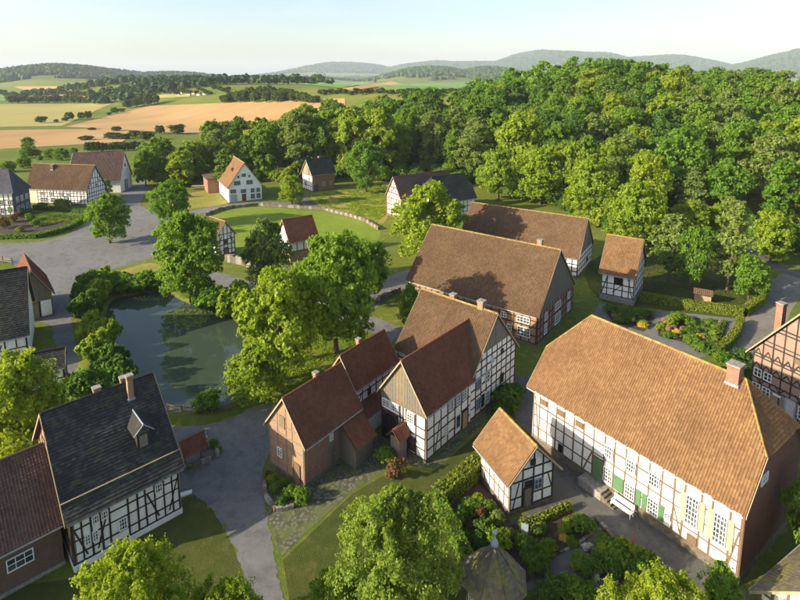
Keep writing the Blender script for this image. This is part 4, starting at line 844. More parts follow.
def notice_roof():
    a = gp(191, 466); root = empty('roofed_gate', (a[0], a[1]+.6, 0), R(43)); tag(root, 'small red-tiled roof on wooden posts beside the flower bed at the road', 'shelter')
    for x in (-.8, .8):
        m = MB(); m.box((x, 0, .85), (.14, .14, 1.7)); m.obj('post', W_BROWN, root)
    for s in (-1, 1):
        e1 = Vector((1, 0, 0))*(1 if s < 0 else -1); O = Vector((-1.2 if s < 0 else 1.2, s*1.0, 1.5)); e2 = Vector((0, -s*1.0, 1.2)); sl_ = e2.length; e2.normalize(); nn = e1.cross(e2)
        m = MB(); m.prism([O, O+e1*2.4, O+e1*2.4+e2*sl_, O+e2*sl_], -nn*.07); ro = m.obj('roof_slope', T_RED, root)
        Q, T = tile_quads(O, e1, e2, sl_, [(0, 0), (sl_, 0)], [(0, 2.4), (sl_, 2.4)], .24, .34, True, 9); to = link('roof_tiles', quadmesh('roof_tiles', Q, T_RED, T), ro); to['kind'] = 'stuff'
        for x in (-1.22, 1.22):
            m = MB(); m.prism([(x, s*1.03, 1.38), (x, 0, 2.62), (x, 0, 2.76), (x, s*1.03, 1.52)], (.05 if x > 0 else -.05, 0, 0)); m.obj('bargeboard', W_VERGE, root)
    m = MB(); m.tube([(-1.25, 0, 2.74), (1.25, 0, 2.74)], [.09, .09], 7); m.obj('ridge_tiles', T_ORANGE, root)
notice_roof()
def bee_hut():
    a = gp(705, 303); root = empty('bee_hut', (a[0], a[1]+.8, 0), R(-30)); tag(root, 'tiny wooden bee hut with small tiled roof by the hedge', 'hut')
    for i in range(10):
        m = MB(); m.box((-1.1+.245*i, -.7, .75), (.23, .06, 1.5)); m.obj('plank', W_VERGE, root)
    m = MB(); m.box((0, .05, .72), (2.3, 1.36, 1.42)); m.obj('wall', W_BOARD, root)
    for s in (-1, 1):
        e1 = Vector((1, 0, 0))*(1 if s < 0 else -1); O = Vector((-1.45 if s < 0 else 1.45, s*1.1, 1.42)); e2 = Vector((0, -s*1.1, .7)); sl_ = e2.length; e2.normalize(); nn = e1.cross(e2)
        m = MB(); m.prism([O, O+e1*2.9, O+e1*2.9+e2*sl_, O+e2*sl_], -nn*.07); ro = m.obj('roof_slope', T_BROWN, root)
        Q, T = tile_quads(O, e1, e2, sl_, [(0, 0), (sl_, 0)], [(0, 2.9), (sl_, 2.9)], .28, .36, True, 9); to = link('roof_tiles', quadmesh('roof_tiles', Q, T_BROWN, T), ro); to['kind'] = 'stuff'
bee_hut()

# ------------------------------------------------------------------ vegetation
def leaf_quads(cen, nrm, size, r, asp=.62):
    n = len(cen); rv = r.normal(size=(n, 3)); t = np.cross(nrm, rv); t /= np.linalg.norm(t, axis=1)[:, None]+1e-9; b = np.cross(nrm, t)
    sz = size*r.uniform(.6, 1.25, n)[:, None]; fold = nrm*sz*.18
    return np.stack([cen-t*sz, cen-b*sz*asp+fold, cen+t*sz, cen+b*sz*asp+fold], 1)
def crown_data(seed, H, Rr, z0, n, leaf, lobes=22, shape='round', lobe_r=.36, spread=.9, kw_twig=26):
    """leaf cards gathered in clumps that fill a crown from z0 to H with radius Rr"""
    r = np.random.default_rng(seed); hz = (H-z0)/2; cz = z0+hz; Cn = []; Rd = []
    for k in range(lobes):
        u = (k+.5)/lobes; ph = k*2.39996+r.normal(0, .35); zz = 1-2*u; zz = np.clip(zz+r.normal(0, .1), -.95, .95)
        rad = math.sqrt(max(0, 1-zz*zz))
        if zz < 0 and shape in ('dome', 'egg'): rad = max(rad, .78)
        if shape == 'round': wf = 1.0 if zz > -.2 else .9
        elif shape == 'cone': wf = .45+.75*(1-(zz+1)/2)
        elif shape == 'dome': wf = 1.0 if zz > 0 else 1.05
        else: wf = .8
        q = r.uniform(.42, .86); lr = lobe_r*r.uniform(.55, 1.45)*Rr*(1 if zz < .6 else .85)
        Cn.append((math.cos(ph)*rad*Rr*q*wf*spread, math.sin(ph)*rad*Rr*q*wf*spread, cz+zz*(hz-lr*.6)*.95)); Rd.append(lr)
    Cn.append((0, 0, cz)); Rd.append(Rr*.5); Cn = np.array(Cn); Rd = np.array(Rd)
    # every lobe carries twigs, every twig a spray of leaves
    per = kw_twig; m = len(Cn)*per; ki = np.repeat(np.arange(len(Cn)), per)
    d = r.normal(size=(m, 3)); d /= np.linalg.norm(d, axis=1)[:, None]; d[:, 2] = np.where(d[:, 2] < -.3, -d[:, 2]*.7, d[:, 2]); d /= np.linalg.norm(d, axis=1)[:, None]
    q = Rd[ki]*(.72+.5*r.random(m)**1.6); TP = Cn[ki]+d*q[:, None]*np.array([1, 1, .88])
    dep = np.full(m, 9.0)
    for c, w_ in zip(Cn, Rd): dep = np.minimum(dep, np.linalg.norm((TP-c)/np.array([1, 1, .88]), axis=1)/w_)
    ok = (dep > .68) & (TP[:, 2] > z0*.6); TP, d, ki = TP[ok], d[ok], ki[ok]; m = len(TP)
    k = r.integers(0, m, n); ts = Rd[ki]*.22*r.uniform(.7, 1.5, m)
    along = r.uniform(-1.1, .9, n); off = r.normal(0, .5, (n, 3)); off -= d[k]*np.sum(off*d[k], axis=1)[:, None]
    P = TP[k]+(d[k]*along[:, None]*1.15+off*(1-.35*along)[:, None])*ts[k][:, None]; P[:, 2] -= .12*ts[k]*np.abs(along)
    out = P-np.array([0, 0, cz]); out /= np.linalg.norm(out, axis=1)[:, None]+1e-6
    nr = d[k]*.4+out*.35+r.normal(0, .55, P.shape)+np.array([0, 0, .1]); nr /= np.linalg.norm(nr, axis=1)[:, None]
    lt = r.random(len(Cn)); tt = r.random(m); tint = np.clip(.2*lt[ki[k]]+.3*tt[k]+.3*r.random(n)+.08+.2*(along+1)/2, 0, 1)
    return leaf_quads(P, nr, leaf, r), tint, Cn
def trunk_mesh(seed, H, r0, z0, Cn, name='trunk'):
    r = random.Random(seed); m = MB(); top = z0+(H-z0)*.55
    pts = [(0, 0, -.35), (0, 0, .2)]; rad = [r0*1.5, r0*1.1]; n = 5
    for i in range(1, n+1): pts.append((r.uniform(-.12, .12)*i*.4, r.uniform(-.12, .12)*i*.4, .2+(top-.2)*i/n)); rad.append(r0*(1-.7*i/n))
    m.tube(pts, rad, 7)
    for c in list(Cn)[::3]:
        b = pts[r.randint(3, n)]; a = Vector(b); e = Vector(c); md = a.lerp(e, .5)+Vector((0, 0, -.05*(e-a).length)); m.tube([a, md, a.lerp(e, .92)], [r0*.4, r0*.25, r0*.08], 5)
    return m.mesh(name, BARK, True)
VAR = {}
def variant(key, H, Rr, z0, n, leaf, mats, seeds, r0=.3, **kw):
    L = []
    for sd in seeds:
        Q, T, Cn = crown_data(sd, H, Rr, z0, n, leaf, **kw); tr = trunk_mesh(sd, H, r0, z0, Cn)
        for mt in mats: L.append((quadmesh('crown_'+key, Q, mt, T), tr))
    VAR[key] = (L, H, Rr)
variant('forest', 20, 6.6, 2.2, 12000, .36, [LF_A], [1, 2, 3, 14, 15], .35, lobes=26, lobe_r=.33)
variant('forest_y', 19, 6.4, 1.8, 12000, .36, [LF_B], [4, 5, 16], .35, lobes=24, lobe_r=.33)
variant('forest_d', 21, 6.2, 2.5, 12000, .36, [LF_C], [6, 7, 17], .35, lobes=26, lobe_r=.32)
variant('forest_g', 20, 6.0, 2.0, 12000, .34, [LF_D], [8, 9], .35, lobes=26, lobe_r=.30)
variant('tall', 20, 4.4, 2.0, 10000, .33, [LF_A, LF_D], [10, 11], .3, lobes=26, lobe_r=.36, shape='cone')
variant('village', 10, 5.0, .35, 18000, .20, [LF_A], [21, 22, 23], .28, lobes=30, lobe_r=.32, shape='egg')
variant('village_y', 10, 5.0, .3, 18000, .20, [LF_B], [24, 25], .28, lobes=30, lobe_r=.32, shape='egg')
variant('village_g', 10, 4.2, .4, 15000, .20, [LF_D], [26], .26, lobes=26, lobe_r=.32)
variant('near', 10, 5.0, .8, 62000, .10, [LF_B], [31, 32], .25, lobes=40, lobe_r=.28)
variant('near_a', 10, 5.0, .8, 62000, .105, [LF_S], [33], .25, lobes=40, lobe_r=.28)
variant('young', 8, 3.0, .6, 8000, .17, [LF_B, LF_A], [41, 42], .12, lobes=22, lobe_r=.33, shape='cone')
variant('edge', 14, 5.6, .3, 14000, .30, [LF_B, LF_A], [12, 13], .3, lobes=28, lobe_r=.33, shape='egg')
variant('field', 10, 5.5, .8, 2600, .62, [LF_FAR], [51, 52, 53], .3, lobes=16, lobe_r=.4)
def bush_var(key, n, leaf, mats, seeds, lobes=9, H=2.0, Rr=1.25, lobe_r=.5):
    L = []
    for sd in seeds:
        Q, T, Cn = crown_data(sd, H, Rr, .05, n, leaf, lobes=lobes, lobe_r=lobe_r, shape='dome')
        m = MB()
        for c in list(Cn)[::2]: m.tube([(0, 0, -.15), (c[0]*.4, c[1]*.4, c[2]*.5), tuple(c)], [.05, .035, .012], 5)
        st = m.mesh('stems', BARK)
        for mt in mats: L.append((quadmesh('foliage_'+key, Q, mt, T), st))
    VAR[key] = (L, H, Rr)
bush_var('bush', 2600, .15, [LF_A], [61, 62]); bush_var('bush_y', 2600, .15, [LF_B], [63, 64]); bush_var('bush_d', 2600, .15, [LF_C], [65, 66]); bush_var('bush_g', 2600, .14, [LF_D], [67])
bush_var('bush_br', 1600, .12, [LF_BR], [68]); bush_var('fl_y', 1200, .12, [LF_FY], [69]); bush_var('fl_p', 1200, .12, [LF_FP], [70]); bush_var('fl_w', 700, .11, [LF_FW], [71])
bush_var('shrub', 6000, .17, [LF_A, LF_C, LF_B], [72, 73], lobes=16, lobe_r=.42)
rt = random.Random(5)
def plant(name, key, x, y, z, h, wd, label, cat, group=None, k=None, crown='crown', stem='trunk'):
    L, H0, R0 = VAR[key]; a, b = L[rt.randrange(len(L)) if k is None else k % len(L)]
    r_ = empty(name, (x, y, z), rt.uniform(0, 6.28)); r_.scale = (wd/2/R0, wd/2/R0, h/H0); tag(r_, label, cat, group)
    link(crown, a, r_); link(stem, b, r_); return r_
def ptree(key, bx, by, ty, wpx, label, name='broadleaf_tree', group=None, k=None, cat='tree', maxh=30):
    """tree from the pixel of its foot, the row of its top and its width in pixels"""
    p = gp(bx, by); dep = p[1]*math.cos(PITCH)+CH*math.sin(PITCH)
    d = ray(bx, ty); t = p[1]/d[1]; ztop = CH+d[2]*t
    return plant(name, key, p[0], p[1], 0, min(max(ztop, 1.0), maxh), wpx*dep/FPX, label, cat, group, k)
# trees of the village
ptree('village', 110, 243, 194, 46, 'bushy lime tree on the village square beside the vegetable garden')
ptree('village', 172, 226, 180, 44, 'round green tree between square and walled meadow')
ptree('village', 192, 304, 212, 80, 'tall spreading tree at the far bank of the pond')
ptree('village_g', 268, 290, 217, 50, 'grey-green tree in front of the small red-roofed barn')
ptree('village_y', 280, 380, 270, 96, 'tall bright green tree on the right bank of the pond')
ptree('village_y', 262, 400, 345, 74, 'low light green tree overhanging the near right corner of the pond')
ptree('village', 336, 352, 236, 92, 'large tree behind the brick barn, darker on its right')
ptree('village', 366, 305, 240, 54, 'dark tree between the lane and the great barn')
ptree('village_y', 430, 266, 184, 84, 'light green tree left of the great barn roof')
ptree('near_a', 393, 636, 500, 128, 'big leafy tree on the lawn in the foreground centre', k=0)
ptree('near', 335, 640, 574, 58, 'small bright tree left of the foreground tree')
ptree('near', 142, 700, 553, 124, 'bright yellow-green tree before the black-roofed house, left one of the pair')
ptree('near', 226, 700, 588, 92, 'bright yellow-green low tree before the black-roofed house, right one of the pair')
ptree('village_y', 22, 460, 358, 92, 'bright willow-like tree at left edge above the brick annex')
ptree('bush_d', 85, 412, 372, 44, 'dark round shrub behind the black roof', name='shrub', cat='shrub')
ptree('near', 658, 690, 584, 112, 'leafy tree top in the lower right before the long house')
ptree('young', 716, 640, 566, 50, 'thin airy sapling at the near corner of the long house')
ptree('village', 806, 560, 470, 54, 'dark green tree at the right edge beside the long house')
ptree('village_y', 634, 246, 184, 66, 'round yellow-green tree behind the storehouse')
ptree('tall', 668, 282, 212, 38, 'slim orchard tree right of the storehouse', name='orchard_tree')
ptree('young', 690, 290, 226, 34, 'leaning orchard tree above the bee hut', name='orchard_tree')
ptree('tall', 727, 290, 196, 40, 'tall light orchard tree beside the lane to the wood', name='orchard_tree')
ptree('young', 748, 302, 254, 40, 'small yellow-green orchard tree at the hedge corner', name='orchard_tree')
ptree('village_y', 540, 204, 150, 60, 'yellow-green tree behind the long rear barn, middle one'); ptree('village_y', 498, 200, 150, 50, 'yellow-green tree behind the left end of the long rear barn'); ptree('village_y', 590, 218, 160, 60, 'yellow-green tree behind the right end of the long rear barn')
ptree('village_d' if 'village_d' in VAR else 'village', 445, 205, 180, 24, 'small tree between the dark barn and the leafy tree')
ptree('tall', 225, 192, 148, 22, 'narrow tree behind the brick annex'); ptree('village_y', 292, 204, 176, 30, 'olive tree on the path before the brick cottage')
ptree('village_y', 195, 178, 142, 40, 'rounded tree left behind the white gable house'); ptree('village', 160, 182, 138, 44, 'tree beyond the square near the white barn')
ptree('village_y', 236, 176, 140, 36, 'bright tree directly behind the white gable house'); ptree('village', 366, 192, 140, 44, 'big round tree right of the brick cottage')
ptree('young', 108, 197, 178, 12, 'little tree between farmhouse and white barn'); ptree('young', 410, 330, 285, 30, 'shrubby young tree at the left end of the great barn', k=1)
# the wood on the slope
ED = [(-200, 184), (140, 182), (215, 178), (290, 180), (345, 179), (385, 178), (440, 176), (480, 184), (540, 200), (600, 224), (660, 233), (700, 240), (745, 240), (800, 250), (900, 260), (1000, 266)]
def dmin(px): return FPX*CH/(np.interp(px, [e[0] for e in ED], [e[1] for e in ED])-77)
def dmax(px): return np.interp(px, [120, 145, 250, 450, 520, 640, 800, 900], [215, 238, 255, 285, 325, 325, 295, 250])
KEYS = ['forest', 'forest', 'forest', 'forest_d', 'forest_g', 'forest_y', 'tall', 'forest_d', 'forest_d']
WORDS = {'forest': 'mid green', 'forest_y': 'yellow-green', 'forest_d': 'dark green', 'forest_g': 'grey-green', 'tall': 'slender pale green', 'edge': 'bushy bright green'}
cand = []; sp = 10.6; row = 0; y = 95.0
while y < 335:
    x = -75.0+(sp/2 if row % 2 else 0)
    while x < 270:
        X, Y = x+rt.gauss(0, 2.1), y+rt.gauss(0, 2.1); h = float(terr(X, Y)); px, py = project(X, Y, 0)
        if 142 < px < 880:
            D = Y
            if dmin(px) < D < dmax(px): cand.append((X, Y, h, D-dmin(px)))
        x += sp
    y += sp*.87; row += 1
nf = 0; cand.sort(key=lambda c: c[1])
for X, Y, h, e in cand[:298]:
    nf += 1; key = rt.choice(KEYS) if e > 22 else rt.choice(['forest_y', 'edge', 'edge', 'tall', 'edge', 'forest_g'])
    hh = rt.uniform(17, 25) if e > 14 else rt.uniform(13, 20)
    if X < 45: hh = rt.uniform(20, 26.5) if X > -45 else rt.uniform(16, 21)
    wd = hh*(rt.uniform(.54, .76) if key != 'tall' else rt.uniform(.42, .52))
    where = 'at the front edge of the wood' if e < 14 else ('low on the wooded slope' if h < 6 else ('halfway up the wooded slope' if h < 18 else 'near the top of the wooded slope'))
    else_ = 'left' if X < 40 else ('middle' if X < 110 else 'right')
    where = where.replace('the wood', 'the '+else_+' part of the wood') if 'edge' in where else where+' in its '+else_+' part'
    if X < 5: where = 'in the belt of trees behind the white gable house' if X < -25 else 'in the belt of trees behind the brick cottage'
    plant('forest_tree', key, X, Y, h-.2, hh, wd, f'{WORDS[key]} tree {where}', 'tree', f'{WORDS[key]} trees {where}')
def far_forest():
    Q = []; T = []; base = [crown_data(200+i, 20, 6, 2, 1250, .8, lobes=22, lobe_r=.34)[:2] for i in range(4)]; m = MB()
    for i, (X, Y, h, e) in enumerate(cand[298:]):
        q, t = base[i % 4]; hh = rt.uniform(17, 24); a = rt.uniform(0, 6.28); c, s_ = math.cos(a), math.sin(a); k = hh/20; q = q*k; q = np.stack([q[..., 0]*c-q[..., 1]*s_+X, q[..., 0]*s_+q[..., 1]*c+Y, q[..., 2]+h-.2], -1); Q.append(q); T.append(np.clip(t+rt.uniform(-.2, .2), 0, 1)); m.tube([(X, Y, h-.3), (X, Y, h+hh*.5)], [.35, .2], 5)
    if Q:
        r_ = empty('forest_mass', (0, 0, 0)); tag(r_, 'farthest treetops of the wood along its skyline', 'wood', kind='stuff'); link('crowns', quadmesh('forest_mass', np.concatenate(Q), LF_A, np.concatenate(T)), r_)['kind'] = 'stuff'; m.obj('trunks', BARK, r_)['kind'] = 'stuff'
far_forest()
for bx, by, ty, w_, tx in ((652, 244, 205, 34, 'left'), (688, 242, 200, 40, 'second'), (714, 240, 204, 34, 'third'), (706, 258, 226, 26, 'low'), (770, 262, 210, 44, 'right')):
    ptree('edge', bx, by, ty, w_, f'bushy bright tree between orchard and wood, {tx} one of the group')
# undergrowth along the front of the wood
for i in range(130):
    px = rt.uniform(150, 830); d = dmin(px)-rt.uniform(-8, 9); X = (px-400)/FPX*(d*.99+5.7); h = float(terr(X, d))
    plant('undergrowth_bush', 'shrub', X, d, h-.1, rt.uniform(2.5, 5.5), rt.uniform(4, 7.5), 'leafy bush in the undergrowth along the wood edge', 'bush', 'undergrowth bushes along the wood edge', crown='foliage', stem='stems')
# bushes around the pond
def bushes(lst, key, label, group, hpx, name='bush'):
    for bx, by, wpx, *hh in lst:
        p = gp(bx, by); dep = p[1]*math.cos(PITCH)+CH*math.sin(PITCH); h = (hh[0] if hh else hpx)*dep/FPX
        plant(name, key, p[0], p[1], 0, h, wpx*dep/FPX, label, 'bush', group, crown='foliage', stem='stems')
bushes([(92, 296, 26), (90, 318, 28), (92, 340, 28), (100, 358, 30), (112, 372, 34), (120, 384, 30), (106, 345, 26), (98, 305, 24), (84, 306, 18)], 'shrub', 'leafy shrub on the left bank of the pond', 'shrubs on the left pond bank', 26, 'pond_shrub')
bushes([(112, 290, 28), (128, 291, 30), (145, 290, 28), (158, 289, 24), (106, 284, 16)], 'shrub', 'dense shrub on the far left bank of the pond', 'shrubs on the far pond bank', 17, 'pond_shrub')
bushes([(214, 312, 30), (230, 318, 32), (246, 322, 30), (205, 308, 24), (240, 308, 28)], 'shrub', 'dark shrub on the far right bank of the pond', 'shrubs on the right pond bank', 26, 'pond_shrub')
bushes([(208, 410, 26, 17)], 'bush', 'small round bush at the near pond fence', None, 14, 'pond_shrub')
# lily pads
def lilies():
    r = np.random.default_rng(3); Q = []; T = []
    for cx, cy, a, b, n in ((186, 318, 24, 9, 420), (148, 299, 16, 2.5, 60)):
        for i in range(n):
            t, q = r.uniform(0, 6.28), math.sqrt(r.random()); p = gp(cx+a*q*math.cos(t), cy+b*q*math.sin(t)); s = r.uniform(.12, .26); z = .045+r.uniform(0, .06); ph = r.uniform(0, 6.28)
            Q.append([(p[0]+s*math.cos(ph+k*1.57), p[1]+s*math.sin(ph+k*1.57), z+r.uniform(0, .03)) for k in range(4)]); T.append(r.random())
    o = link('lily_pads', quadmesh('lily_pads', np.array(Q), LF_D, np.array(T))); tag(o, 'floating lily pads on the pond below the tall tree', 'lily pads', kind='stuff')
lilies()
# tufts in the lawns
def tufts(name, pix, n, size, mat, label, seed):
    r = np.random.default_rng(seed); P = np.array([gp(*p)[:2] for p in pix]); lo, hi = P.min(0), P.max(0); q = r.uniform(lo, hi, (n*3, 2)); ins = np.zeros(len(q), bool)
    for i in range(len(P)):
        a, b = P[i-1], P[i]; c = (a[1] > q[:, 1]) != (b[1] > q[:, 1]); ins ^= c & (q[:, 0] < (b[0]-a[0])*(q[:, 1]-a[1])/(b[1]-a[1]+1e-12)+a[0])
    q = q[ins]; q = q[vnoise(q[:, 0], q[:, 1], 1.7, seed) > .38][:n]; c = np.column_stack([q, r.uniform(.02, .1, len(q))]); nv = r.normal(0, .6, (len(q), 3))+np.array([0, 0, .8]); nv /= np.linalg.norm(nv, axis=1)[:, None]
    o = link(name, quadmesh(name, leaf_quads(c, nv, size, r, .5), mat, r.random(len(q)))); tag(o, label, 'grass', kind='stuff')
tufts('grass_tufts', [(592, 264), (660, 234), (733, 251), (760, 277), (758, 303), (735, 314), (655, 305), (602, 298)], 14000, .12, LF_GR, 'grass of the orchard behind the storehouse', 4)
tufts('grass_tufts', [(312, 195), (345, 190), (383, 182), (390, 196), (386, 214), (376, 222), (350, 213), (320, 205)], 12000, .24, LF_B, 'tall dry grass of the slope by the brick cottage', 5)
tufts('grass_tufts', [(250, 330), (340, 322), (395, 345), (345, 365), (285, 405), (250, 400)], 12000, .13, LF_B, 'grass under the trees behind the brick barn', 6)
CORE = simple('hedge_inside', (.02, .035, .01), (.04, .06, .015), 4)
# hedges
def hedge(name, pix, wd, h, mat, label, leaf=.10, dens=230, z=0):
    r = np.random.default_rng(len(label)); P = [gp(*p)[:2] for p in pix]; Cs = []; Ns = []; root = empty(name, (*P[0], 0)); tag(root, label, 'hedge'); m = MB(); o0 = np.array([*P[0], 0])
    for a, b in zip(P[:-1], P[1:]):
        L = np.linalg.norm(b-a); t = (b-a)/L; nn = np.array([-t[1], t[0]]); n = int(L*(wd+2*h)*dens/2.2)
        s = r.uniform(-.1, L+.1, n); f = r.uniform(0, wd+2*h, n); w_ = np.where(f < h, -wd/2, np.where(f > h+wd, wd/2, f-h-wd/2)); zz = np.where(f < h, f, np.where(f > h+wd, wd+2*h-f, h))
        q = a[None]+t*s[:, None]+nn*w_[:, None]; c = np.column_stack([q, zz])+r.normal(0, .05, (n, 3)); nv = np.where((f < h)[:, None], np.array([*-nn, .2]), np.where((f > h+wd)[:, None], np.array([*nn, .2]), np.array([0, 0, 1.])))
        nv = nv+r.normal(0, .5, (n, 3)); nv /= np.linalg.norm(nv, axis=1)[:, None]; Cs.append(c-o0); Ns.append(nv)
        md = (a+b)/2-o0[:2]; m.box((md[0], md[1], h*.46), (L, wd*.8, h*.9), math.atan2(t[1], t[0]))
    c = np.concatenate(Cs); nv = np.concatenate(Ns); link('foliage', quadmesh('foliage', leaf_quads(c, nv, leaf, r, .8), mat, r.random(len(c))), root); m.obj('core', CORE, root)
hedge('garden_hedge', [(438, 507), (450, 497), (484, 468)], 1.3, 1.7, LF_H, 'tall clipped hedge with sunlit top between lawn and flower garden')
hedge('garden_hedge', [(438, 507), (455, 545), (475, 585), (490, 615)], .8, 1.5, LF_A, 'dark clipped hedge running towards the garden pavilion')
hedge('low_hedge', [(520, 528), (545, 520), (570, 509)], .5, .6, LF_H, 'low yellowish border hedge at the garden path')
hedge('orchard_hedge', [(640, 300), (690, 309), (742, 316)], 1.1, 1.4, LF_H, 'long clipped hedge between orchard and kitchen garden')
hedge('orchard_hedge', [(744, 315), (760, 305), (766, 288), (764, 274)], 1.1, 1.4, LF_H, 'curved clipped hedge along the lane to the wood')
hedge('kitchen_hedge', [(740, 324), (736, 336), (728, 346), (716, 356)], .9, 1.2, LF_H, 'short clipped hedge at the right end of the kitchen garden')
hedge('square_hedge', [(0, 239), (37, 238), (58, 233), (74, 227), (86, 217)], 1.1, 1.0, LF_A, 'low clipped hedge around the vegetable garden', leaf=.2, dens=70)
hedge('farm_hedge', [(34, 209), (60, 211), (88, 214)], 1.0, 1.1, LF_C, 'dark hedge below the long farmhouse', leaf=.2, dens=70)
# gardens
GAR = [('bush', 'green'), ('bush_y', 'yellow-green'), ('bush_d', 'dark green'), ('bush_g', 'silvery'), ('bush_br', 'brownish'), ('fl_y', 'yellow-flowering'), ('fl_p', 'pink-flowering'), ('fl_w', 'white-flowering')]
def garden(pix, group, where, size=(14, 24), name='garden_bush', hs=1.0):
    for k, bx, by, *s in pix:
        key, wd = GAR[k]; p = gp(bx, by); dep = p[1]+6; w_ = (s[0] if s else rt.uniform(*size))*dep/FPX*(.88 if by > 480 else 1)
        plant(name, key, p[0], p[1], 0, w_*rt.uniform(.6, .95)*hs, w_, f'{wd} garden plant {where}', 'plant', f'{wd} plants {where}', crown='foliage', stem='stems')
garden([(0, 470, 512), (1, 478, 505, 16), (2, 462, 522), (0, 455, 530), (3, 497, 522, 18), (4, 480, 520, 16), (2, 484, 535, 20), (1, 500, 548, 26), (0, 490, 540), (2, 462, 540), (4, 470, 530, 14), (0, 488, 510, 14), (2, 478, 545), (3, 512, 538, 14)], 'g', 'beside the pavilion', (16, 22))
garden([(2, 530, 560, 26), (2, 536, 572, 26), (0, 545, 556, 20), (1, 568, 530, 14), (1, 563, 533, 12), (0, 582, 532, 22), (4, 576, 527, 18), (0, 572, 545, 12), (3, 548, 550, 16), (0, 522, 548, 18)], 'g', 'in the bed near the low border hedge')
garden([(0, 582, 568, 22), (2, 592, 572, 20), (1, 604, 558, 18), (3, 596, 556, 14), (7, 585, 550, 9), (7, 590, 548, 8), (0, 605, 546, 18), (0, 615, 562, 24), (1, 622, 552, 20), (2, 612, 575, 24), (0, 628, 572, 24), (1, 634, 560, 20), (0, 645, 566, 22), (2, 640, 580, 26)], 'g', 'along the path below the long house')
garden([(0, 570, 592, 26), (2, 555, 596, 24), (0, 580, 605, 24), (1, 572, 590, 14), (2, 545, 604, 24), (0, 590, 598, 20), (3, 580, 588, 14)], 'g', 'at the bottom edge of the flower garden')
garden([(0, 610, 312, 12), (0, 620, 313, 12), (3, 625, 314, 12), (0, 634, 316, 14), (2, 642, 317, 14), (5, 632, 322, 7), (6, 614, 318, 7), (3, 650, 315, 9), (5, 642, 328, 9), (1, 644, 326, 10), (2, 628, 322, 12), (0, 618, 322, 10)], 'g', 'in the left bed of the kitchen garden', hs=.8)
garden([(1, 660, 330, 9), (6, 664, 322, 7), (1, 672, 325, 12), (0, 678, 322, 14), (6, 668, 331, 8), (5, 676, 334, 8), (0, 690, 325, 12), (5, 692, 319, 5), (2, 690, 333, 12), (1, 714, 336, 9), (6, 682, 330, 6), (5, 700, 338, 8), (0, 668, 338, 12), (0, 690, 343, 16), (2, 712, 350, 18), (0, 722, 362, 20), (2, 736, 372, 22)], 'g', 'in the right bed of the kitchen garden', hs=.75)
for i in range(34):
    bx, by = rt.uniform(520, 660), rt.uniform(528, 602)
    if abs(by-(560-(bx-552)*.62)) < 9 or (by < 512+max(0, bx-572)*.62+6): continue
    garden([(rt.choice([0, 1, 1, 2, 3, 0, 7, 5]), bx, by, rt.uniform(7, 13))], 'g', 'scattered through the flower garden')
def rows(name, a, b, n, wd, keycol, label, h=.35):
    """planted rows of a bed, each a thing of its own"""
    A0, A1 = gp(*a[0]), gp(*a[1]); B0, B1 = gp(*b[0]), gp(*b[1])
    for i in range(n):
        t = (i+.5)/n; p, q = A0*(1-t)+B0*t, A1*(1-t)+B1*t; L = np.linalg.norm(q-p); m = int(L*110); r = np.random.default_rng(i)
        s = r.random(m); c = (p+(q-p)*s[:, None])+np.column_stack([r.normal(0, wd*.3, m), r.normal(0, wd*.3, m), r.uniform(.02, h, m)])-p; nv = r.normal(0, .5, (m, 3))+np.array([0, 0, 1]); nv /= np.linalg.norm(nv, axis=1)[:, None]
        o = link(name, quadmesh(name, leaf_quads(c, nv, .12, r, .7), keycol[i % len(keycol)], r.random(m))); o.location = p; tag(o, label, 'plant row', label+' rows')
rows('vegetable_row', ((700, 320), (692, 336)), ((728, 322), (720, 342)), 6, .5, [LF_A, LF_D, LF_C], 'leafy vegetable row in the kitchen garden')
rows('vegetable_row', ((28, 218), (52, 212)), ((38, 228), (70, 221)), 5, 1.2, [LF_A, LF_B, LF_C], 'crop row in the vegetable garden on the square', .6)
rows('vegetable_row', ((52, 213), (80, 216)), ((40, 220), (74, 224)), 3, 1.4, [LF_A, LF_C], 'broad crop row at the right of the vegetable garden', .6)
sheet('herb_bed', [(603, 307), (650, 313), (655, 319), (644, 332), (612, 322)], SOIL, .02, n=1)
sheet('kitchen_bed', [(658, 322), (690, 317), (728, 322), (722, 344), (690, 344), (658, 336)], SOIL, .02, n=1)
for i in range(26):
    bx, by = rt.uniform(662, 722), rt.uniform(321, 341); garden([(rt.choice([0, 1, 1, 3, 5, 6, 1]), bx, by, rt.uniform(4, 7))], 'g', 'among the kitchen garden beds', hs=.8)
for i in range(18):
    bx, by = rt.uniform(608, 648), rt.uniform(311, 326); garden([(rt.choice([0, 1, 3, 5, 0]), bx, by, rt.uniform(4, 7))], 'g', 'in the herb bed by the storehouse', hs=.8)
sheet('vegetable_garden_soil', [(-10, 232), (10, 222), (30, 212), (60, 213), (84, 216), (72, 226), (56, 231), (36, 236), (0, 237)], SOIL, .02, n=1)
garden([(4, 14, 222, 10), (4, 4, 228, 12), (4, 20, 217, 8), (0, 30, 221, 8), (1, 20, 232, 8), (0, 36, 226, 7), (2, 22, 214, 8), (0, 60, 207, 9), (0, 42, 208, 8), (3, 66, 209, 10)], 'g', 'in the vegetable garden on the square')
garden([(0, 275, 492, 12), (0, 290, 497, 14), (1, 272, 482, 10), (0, 302, 502, 18), (2, 282, 505, 14), (4, 268, 478, 8), (0, 285, 485, 10)], 'g', 'before the brick barn gable')
garden([(0, 205, 448, 10), (7, 204, 442, 9), (5, 206, 446, 6), (0, 214, 446, 9), (1, 218, 452, 8), (0, 190, 468, 7)], 'g', 'in the roadside flower bed')
